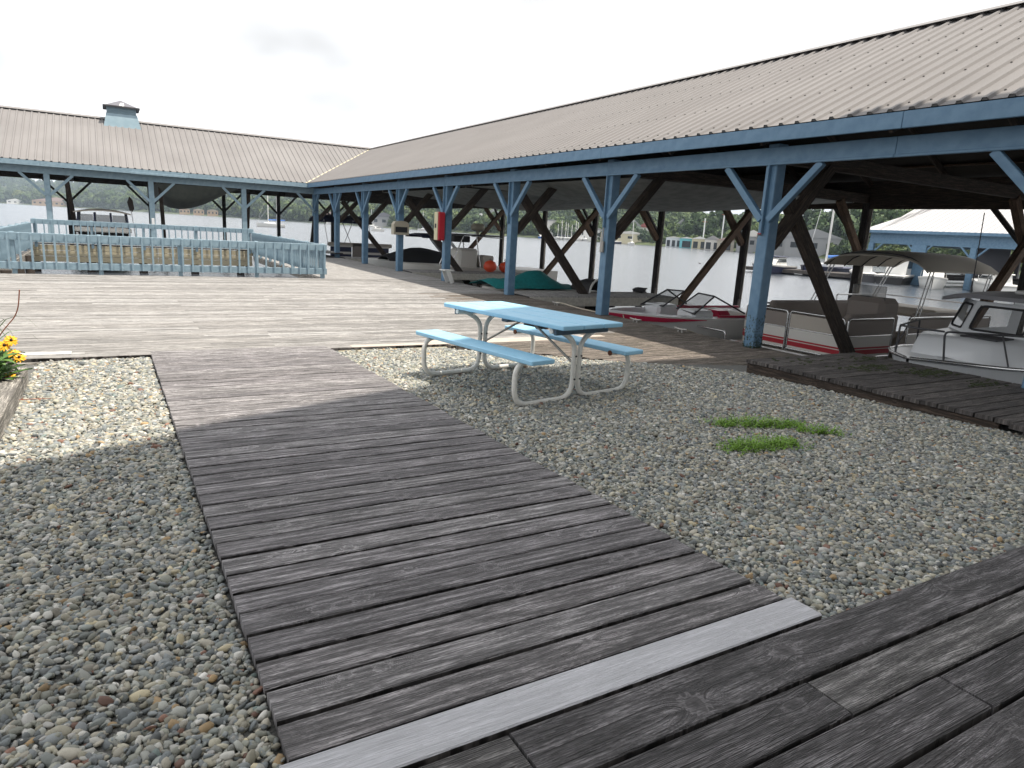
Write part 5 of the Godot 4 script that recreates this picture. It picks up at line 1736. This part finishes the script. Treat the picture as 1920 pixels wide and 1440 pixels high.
	motorboat("dark-hulled boat under the far boathouse with white wheelhouse", w.call(54.5, -32.2), PI + 0.3, 6.0, M.black, M.gelcoat, 1.3)
	motorboat("white boat with outboard at the right end of the far boathouse", w.call(52.5, -24.4), PI + 0.9, 5.0, M.white, M.white, 0.6)
	motorboat("grey-hulled boat with twin outboards at the far boathouse corner", w.call(53.0, -34.5), PI + 0.7, 5.0, M.charcoal, M.black, 0.6)
	var fd := thing("floating_dock", "low dark floating dock under the navy yachts", "dock", w.call(53.6, -39.2))
	box_part(fd, "deck", Vector3(0, 0.3, 0), Vector3(4.2, 0.3, 11.0), M.dark[2], 0.35)
	var lg := thing("drift_board", "small board floating on the open water between the posts", "driftwood", w.call(57.0, -56.5), 0.8)
	box_part(lg, "board", Vector3(0, 0.04, 0), Vector3(0.9, 0.1, 0.2), M.creosote, 0.0)
	for q in [[45.3, 1.02, 9.5, "utility pole with a weathered sign behind the cream boathouse"], [46.7, 1.03, 12.0, "tall pale utility pole right of the cream boathouse"]]:
		var pl := thing("utility_pole", q[3], "pole", shore(q[0], q[1]))
		pipe("shaft", [Vector3.ZERO, Vector3(0, q[2], 0)], 0.22, M.gelcoat, pl, 6)
		pipe("crossarm", [Vector3(-1.1, q[2] - 1.2, 0), Vector3(1.1, q[2] - 1.2, 0)], 0.12, M.rust, pl, 5)
	make_far_boathouse()

func box_part(parent: Node, called: String, c: Vector3, s: Vector3, m: Material, turn: float) -> void:
	var o := block(called, Vector3.ZERO, s, m, parent)
	o.position = c
	o.rotation.y = turn

func make_far_boathouse() -> void:
	var t := thing("boat_shelter", "blue open boathouse with bright metal roof across the water at right", "boathouse", Vector3(55, 0, -35.5))
	var L := 46.0
	# ribbed roof, panel by panel
	for i in 34:
		var z0 := i * L / 34.0
		var st := mb()
		var lo := clampf(4.2 - z0, 0.0, 4.2)
		quad(st, Vector3(-0.6, 3.3, z0 - 0.5), Vector3(8.0 - lo * 0.0, 6.9, z0 - 0.5 + (4.0 if i == 0 else 0.0)), Vector3(8.0, 6.9, z0 - 0.5 + L / 34.0 + (3.0 if i == 0 else 0.0)), Vector3(-0.6, 3.3, z0 - 0.5 + L / 34.0))
		for k in 3:
			var zz := z0 - 0.5 + L / 34.0 * (k + 0.5) / 3.0
			if i == 0: continue
			beam(st, Vector3(-0.6, 3.32, zz), Vector3(8.0, 6.92, zz), 0.08, 0.05, Vector3.UP, 0.0)
		obj("metal_panel", st, M.brightroof, t)
	var st2 := mb()
	quad(st2, Vector3(8, 6.9, 3.5), Vector3(16.6, 3.3, -0.5), Vector3(16.6, 3.3, L), Vector3(8, 6.9, L))
	tri(st2, Vector3(-0.6, 3.3, -0.5), Vector3(16.6, 3.3, -0.5), Vector3(8, 6.9, 3.5))
	obj("far_slope", st2, M.brightroof, t)
	timber("fascia", Vector3(-0.62, 3.22, -0.5), Vector3(-0.62, 3.22, L), 0.05, 0.22, M.blue, t)
	timber("fascia", Vector3(-0.6, 3.22, -0.52), Vector3(16.6, 3.22, -0.52), 0.05, 0.22, M.blue, t)
	timber("eave_wall", Vector3(0, 2.72, 0), Vector3(0, 2.72, L), 0.08, 0.9, M.blue, t)
	timber("eave_wall", Vector3(0, 2.72, 0), Vector3(16, 2.72, 0), 0.08, 0.9, M.blue, t)
	for z in [0.2, 4.2, 8.2, 12.2, 16.2, 20.2, 26.0, 32.0, 38.0, 44.0]:
		var wd := 1.15 if absf(z - 4.2) < 0.1 else 0.42
		block("post", Vector3(0.0, 0.75, z), Vector3(0.25, 3.1, wd), M.blue, t)
		block("far_post", Vector3(16.0, 0.75, z), Vector3(0.3, 3.1, 0.3), M.charcoal, t)
		for sg in [-1.0, 1.0]:
			timber("knee_brace", Vector3(0, 1.55, z + sg * 0.2), Vector3(0, 2.35, z + sg * 1.0), 0.1, 0.12, M.blue, t)
		block("dock", Vector3(8.0, -0.25, z), Vector3(15.0, 0.25, 0.9), M.dark[2], t)
	block("back_wall", Vector3(16.2, 0.8, 9.0), Vector3(0.1, 3.6, 3.0), M.slate, t)
	block("back_wall", Vector3(16.2, 0.8, 1.6), Vector3(0.1, 3.6, 3.4), M.slate, t)
	block("walkway", Vector3(15.5, -0.2, L / 2), Vector3(1.2, 0.3, L), M.dark[2], t)

# ---------------------------------------------------------------- plants
func blade(st: SurfaceTool, a: Vector3, b: Vector3, c: Vector3, w: float) -> void:
	var side := (b - a).cross(Vector3(0.3, 1, 0.2)).normalized() * w
	var pl := a - side
	var pr := a + side
	for i in range(1, 7):
		var u := i / 6.0
		var p := a.lerp(b, u).lerp(b.lerp(c, u), u)
		var k := side * (1.0 - u * u) 
		quad(st, pl, p - k, p + k, pr)
		pl = p - k; pr = p + k

func leaf_shape(st: SurfaceTool, a: Vector3, dir: Vector3, L: float, w: float, droop: float) -> void:
	var side := dir.cross(Vector3.UP).normalized()
	if side.length() < 0.1: side = Vector3.RIGHT
	var prev := []
	for i in 6:
		var u := i / 5.0
		var c := a + dir * L * u - Vector3(0, droop * u * u, 0)
		var k := side * w * sin(PI * minf(u * 0.9 + 0.1, 1.0)) 
		var row := [c - k + Vector3(0, w * 0.25, 0), c, c + k + Vector3(0, w * 0.25, 0)]
		if prev:
			quad(st, prev[0], row[0], row[1], prev[1])
			quad(st, prev[1], row[1], row[2], prev[2])
		prev = row

func make_plants() -> void:
	var green := flat(0.06, 0.14, 0.025, 0.55); green.backlight = lin(0.08, 0.16, 0.02)
	var green2 := flat(0.09, 0.18, 0.035, 0.55); green2.backlight = lin(0.1, 0.2, 0.03)
	var grassy := flat(0.10, 0.17, 0.07, 0.6); grassy.backlight = lin(0.1, 0.16, 0.05)
	var petal := flat(0.80, 0.42, 0.01, 0.5); petal.backlight = lin(0.5, 0.25, 0.0)
	var cone := flat(0.035, 0.012, 0.008, 0.8)
	var t := thing("planter", "low timber-edged flower bed at the left edge of the gravel", "planter", Vector3(0, 0, 0))
	timber("edging", Vector3(-0.765, 0.045, -7.3), Vector3(-0.755, 0.095, -5.0), 0.14, 0.16, M.silver_wood, t)
	timber("edging", Vector3(-0.84, 0.03, -7.3), Vector3(-3.2, 0.03, -7.3), 0.14, 0.16, M.silver_wood, t)
	block("soil", Vector3(-2.0, 0.0, -6.2), Vector3(2.3, 0.12, 2.2), M.soil, t, 0.0)
	var r := RandomNumberGenerator.new(); r.seed = 61
	var petal_st := mb()
	leaf_shape(petal_st, Vector3.ZERO, Vector3(1, 0, 0), 0.047, 0.0115, 0.012)
	petal_st.generate_normals()
	var pm := petal_st.commit()
	var cone_st := mb()
	lathe(cone_st, [Vector2(0.011, -0.004), Vector2(0.0125, 0.004), Vector2(0.009, 0.013), Vector2(0, 0.017)], 9)
	cone_st.generate_normals()
	var cm := cone_st.commit()
	var plants := [["tallest yellow coneflower plant leaning over the gravel edge", Vector3(-0.89, 0.06, -7.05), [Vector3(-0.76, 0.42, -7.0), Vector3(-0.81, 0.38, -6.99), Vector3(-0.75, 0.31, -6.97), Vector3(-0.71, 0.28, -6.95)]], ["low yellow coneflower plant at the front of the flower bed", Vector3(-0.875, 0.06, -6.8), [Vector3(-0.78, 0.13, -6.85), Vector3(-0.95, 0.34, -6.7)]], ["yellow coneflower plant at the back of the flower bed", Vector3(-1.15, 0.06, -7.4), [Vector3(-1.0, 0.5, -7.3), Vector3(-1.1, 0.45, -7.2)]]]
	for q in plants:
		var p := thing("coneflower", q[0], "flower", q[1], 0.0, "yellow coneflowers in the planter")
		for f in q[2]:
			var top: Vector3 = f - q[1]
			var fl := pipe("stem", [Vector3(r.randf_range(-0.05, 0.05), 0, r.randf_range(-0.05, 0.05)), top * 0.5 + Vector3(0, 0.10, 0), top], 0.004, green, p, 5)
			var head := Node3D.new(); head.name = "flower"; p.add_child(head, true)
			head.position = top
			head.rotation = Vector3(r.randf_range(0.5, 1.1), r.randf_range(-0.4, 0.6), r.randf_range(-0.3, 0.3))
			obj("cone", cm, cone, head)
			for k in 12:
				var o := obj("petal", pm, petal, head)
				o.rotation = Vector3(0, TAU * k / 12.0 + r.randf_range(-0.1, 0.1), r.randf_range(-0.2, 0.1))
				o.position = Basis(Vector3.UP, o.rotation.y) * Vector3(0.008, 0, 0)
		for k in 34:
			var st := mb()
			var a := r.randf() * TAU
			var h := r.randf() * 0.22
			leaf_shape(st, Vector3(cos(a) * 0.04, h, sin(a) * 0.04), Vector3(cos(a), r.randf_range(0.3, 1.0), sin(a)).normalized(), r.randf_range(0.14, 0.27), r.randf_range(0.022, 0.04), r.randf_range(0.03, 0.12))
			obj("leaf", st, green if k % 3 else green2, p)
	var gt := thing("ornamental_grass", "arching ornamental grass behind the yellow flowers", "grass plant", Vector3(-1.05, 0.05, -7.2))
	for k in 46:
		var st := mb()
		var a := r.randf() * TAU
		var R := r.randf_range(0.2, 0.55)
		blade(st, Vector3.ZERO, Vector3(cos(a) * R * 0.5, r.randf_range(0.6, 0.95), sin(a) * R * 0.5), Vector3(cos(a) * R, r.randf_range(0.15, 0.5), sin(a) * R), 0.005)
		obj("blade", st, grassy, gt)
	pipe("flower_stalk", rounded([Vector3(0, 0, 0), Vector3(0.20, 0.4, 0.1), Vector3(0.36, 0.60, 0.25), Vector3(0.39, 0.80, 0.28)], 0.3, 6), 0.005, M.rosy, gt, 5)
	for k in 5:
		var tw := thing("twig", ["reddish twig lying across the gravel beside the planter", "thin dry twig on the shaded gravel", "short bent twig near the planter corner", "pale dry stalk on the gravel left of the boardwalk", "small dark twig at the left edge of the gravel"][k], "twig", [Vector3(-0.78, 0.05, -6.5), Vector3(-0.25, 0.05, -3.9), Vector3(-0.86, 0.08, -5.1), Vector3(-0.05, 0.09, -2.9), Vector3(-0.72, 0.05, -5.7)][k], k * 1.1)
		tw.position.y = gravel_y(tw.position.x, tw.position.z) + 0.022
		pipe("stalk", [Vector3.ZERO, Vector3(0.1, 0.012, 0.02), Vector3(0.2, 0.004, -0.01), Vector3(0.3, 0.01, 0.03)], [0.004, 0.0035, 0.003, 0.002], M.rosy if k % 2 == 0 else M.rope, tw, 5)
	# weeds in the gravel
	var weed := flat(0.15, 0.29, 0.025, 0.6); weed.backlight = lin(0.15, 0.3, 0.02)
	var patches := [["larger upper weed patch on the right gravel", [[4.25, -3.86, 4.95, -3.52, 0.10, 620]]], ["lower weed patch on the right gravel, nearest the viewer", [[3.80, -3.30, 4.40, -3.16, 0.115, 620]]], ["thin weed trail at the right end of the patches", [[4.78, -3.42, 5.0, -3.2, 0.06, 160]]]]
	for q in patches:
		var e: Array = q[1][0]
		var c := Vector3((e[0] + e[2]) / 2, 0, (e[1] + e[3]) / 2)
		c.y = gravel_y(c.x, c.z)
		var p := thing("weed_patch", q[0], "weeds", c, 0.0, "weeds growing in the gravel")
		var st := mb()
		for k in e[5]:
			var u := fposmod(r.randf() + 0.09 * sin(k * 0.7), 1.0)
			if sin(u * 23.0 + e[5]) < -0.72: continue
			var b := Vector3(lerpf(e[0], e[2], u) + r.randfn(0, e[4] * 0.5), 0, lerpf(e[1], e[3], u) + r.randfn(0, e[4] * 0.5)) - Vector3(c.x, 0, c.z)
			b.y = gravel_y(b.x + c.x, b.z + c.z) - c.y
			var a := r.randf() * TAU
			var tip := b + Vector3(cos(a) * 0.05, r.randf_range(0.015, 0.05 + 0.04 * sin(u * PI)), sin(a) * 0.05)
			for l in 7:
				var s := b.lerp(tip, l / 6.0) + Vector3(0, 0.006, 0)
				var d := Vector3(r.randfn(), absf(r.randfn()) * 0.6, r.randfn()).normalized()
				var side := d.cross(Vector3.UP).normalized() * 0.006
				tri(st, s - side, s + d * r.randf_range(0.012, 0.026), s + side)
		var o := obj("foliage", st, weed, p)
		o.set_meta("kind", "stuff")

func _ready() -> void:
	rng.seed = 7
	make_camera()
	make_sky()
	make_materials()
	M.charcoal_wood = wood(0.16, 0.145, 0.14)
	M.cupola = mottled(Vector3(0.20, 0.29, 0.345), Vector3(0.25, 0.345, 0.40), 0.01, 0.4, 0.55, 71)
	M.slate = flat(0.12, 0.12, 0.14, 0.6)
	M.slateblue = flat(0.06, 0.10, 0.14, 0.6)
	M.rust = mottled(Vector3(0.10, 0.03, 0.015), Vector3(0.20, 0.08, 0.04), 0.05, 3.0, 0.85, 72)
	M.rosy = flat(0.34, 0.12, 0.07, 0.6)
	M.roof_fab = flat(0.20, 0.20, 0.215, 0.6)
	M.red_box = flat(0.42, 0.012, 0.025, 0.45)
	M.aqua = flat(0.14, 0.46, 0.52, 0.6)
	M.roofgrey = flat(0.27, 0.275, 0.28, 0.8)
	M.roofpink = flat(0.40, 0.28, 0.25, 0.8)
	M.roofred = flat(0.28, 0.08, 0.07, 0.8)
	M.palegreen = flat(0.34, 0.42, 0.34, 0.7)
	M.tanwall = flat(0.33, 0.235, 0.15, 0.8)
	M.royal = flat(0.03, 0.13, 0.42, 0.6)
	M.brightroof = flat(0.42, 0.42, 0.43, 0.5)
	make_water()
	make_ground()
	make_decks()
	make_shelter()
	make_shade_building()
	make_railings()
	make_table()
	make_pontoon()
	make_cruiser()
	make_runabout()
	make_far_slip_boats()
	make_dock_things()
	make_far_shore()
	make_plants()
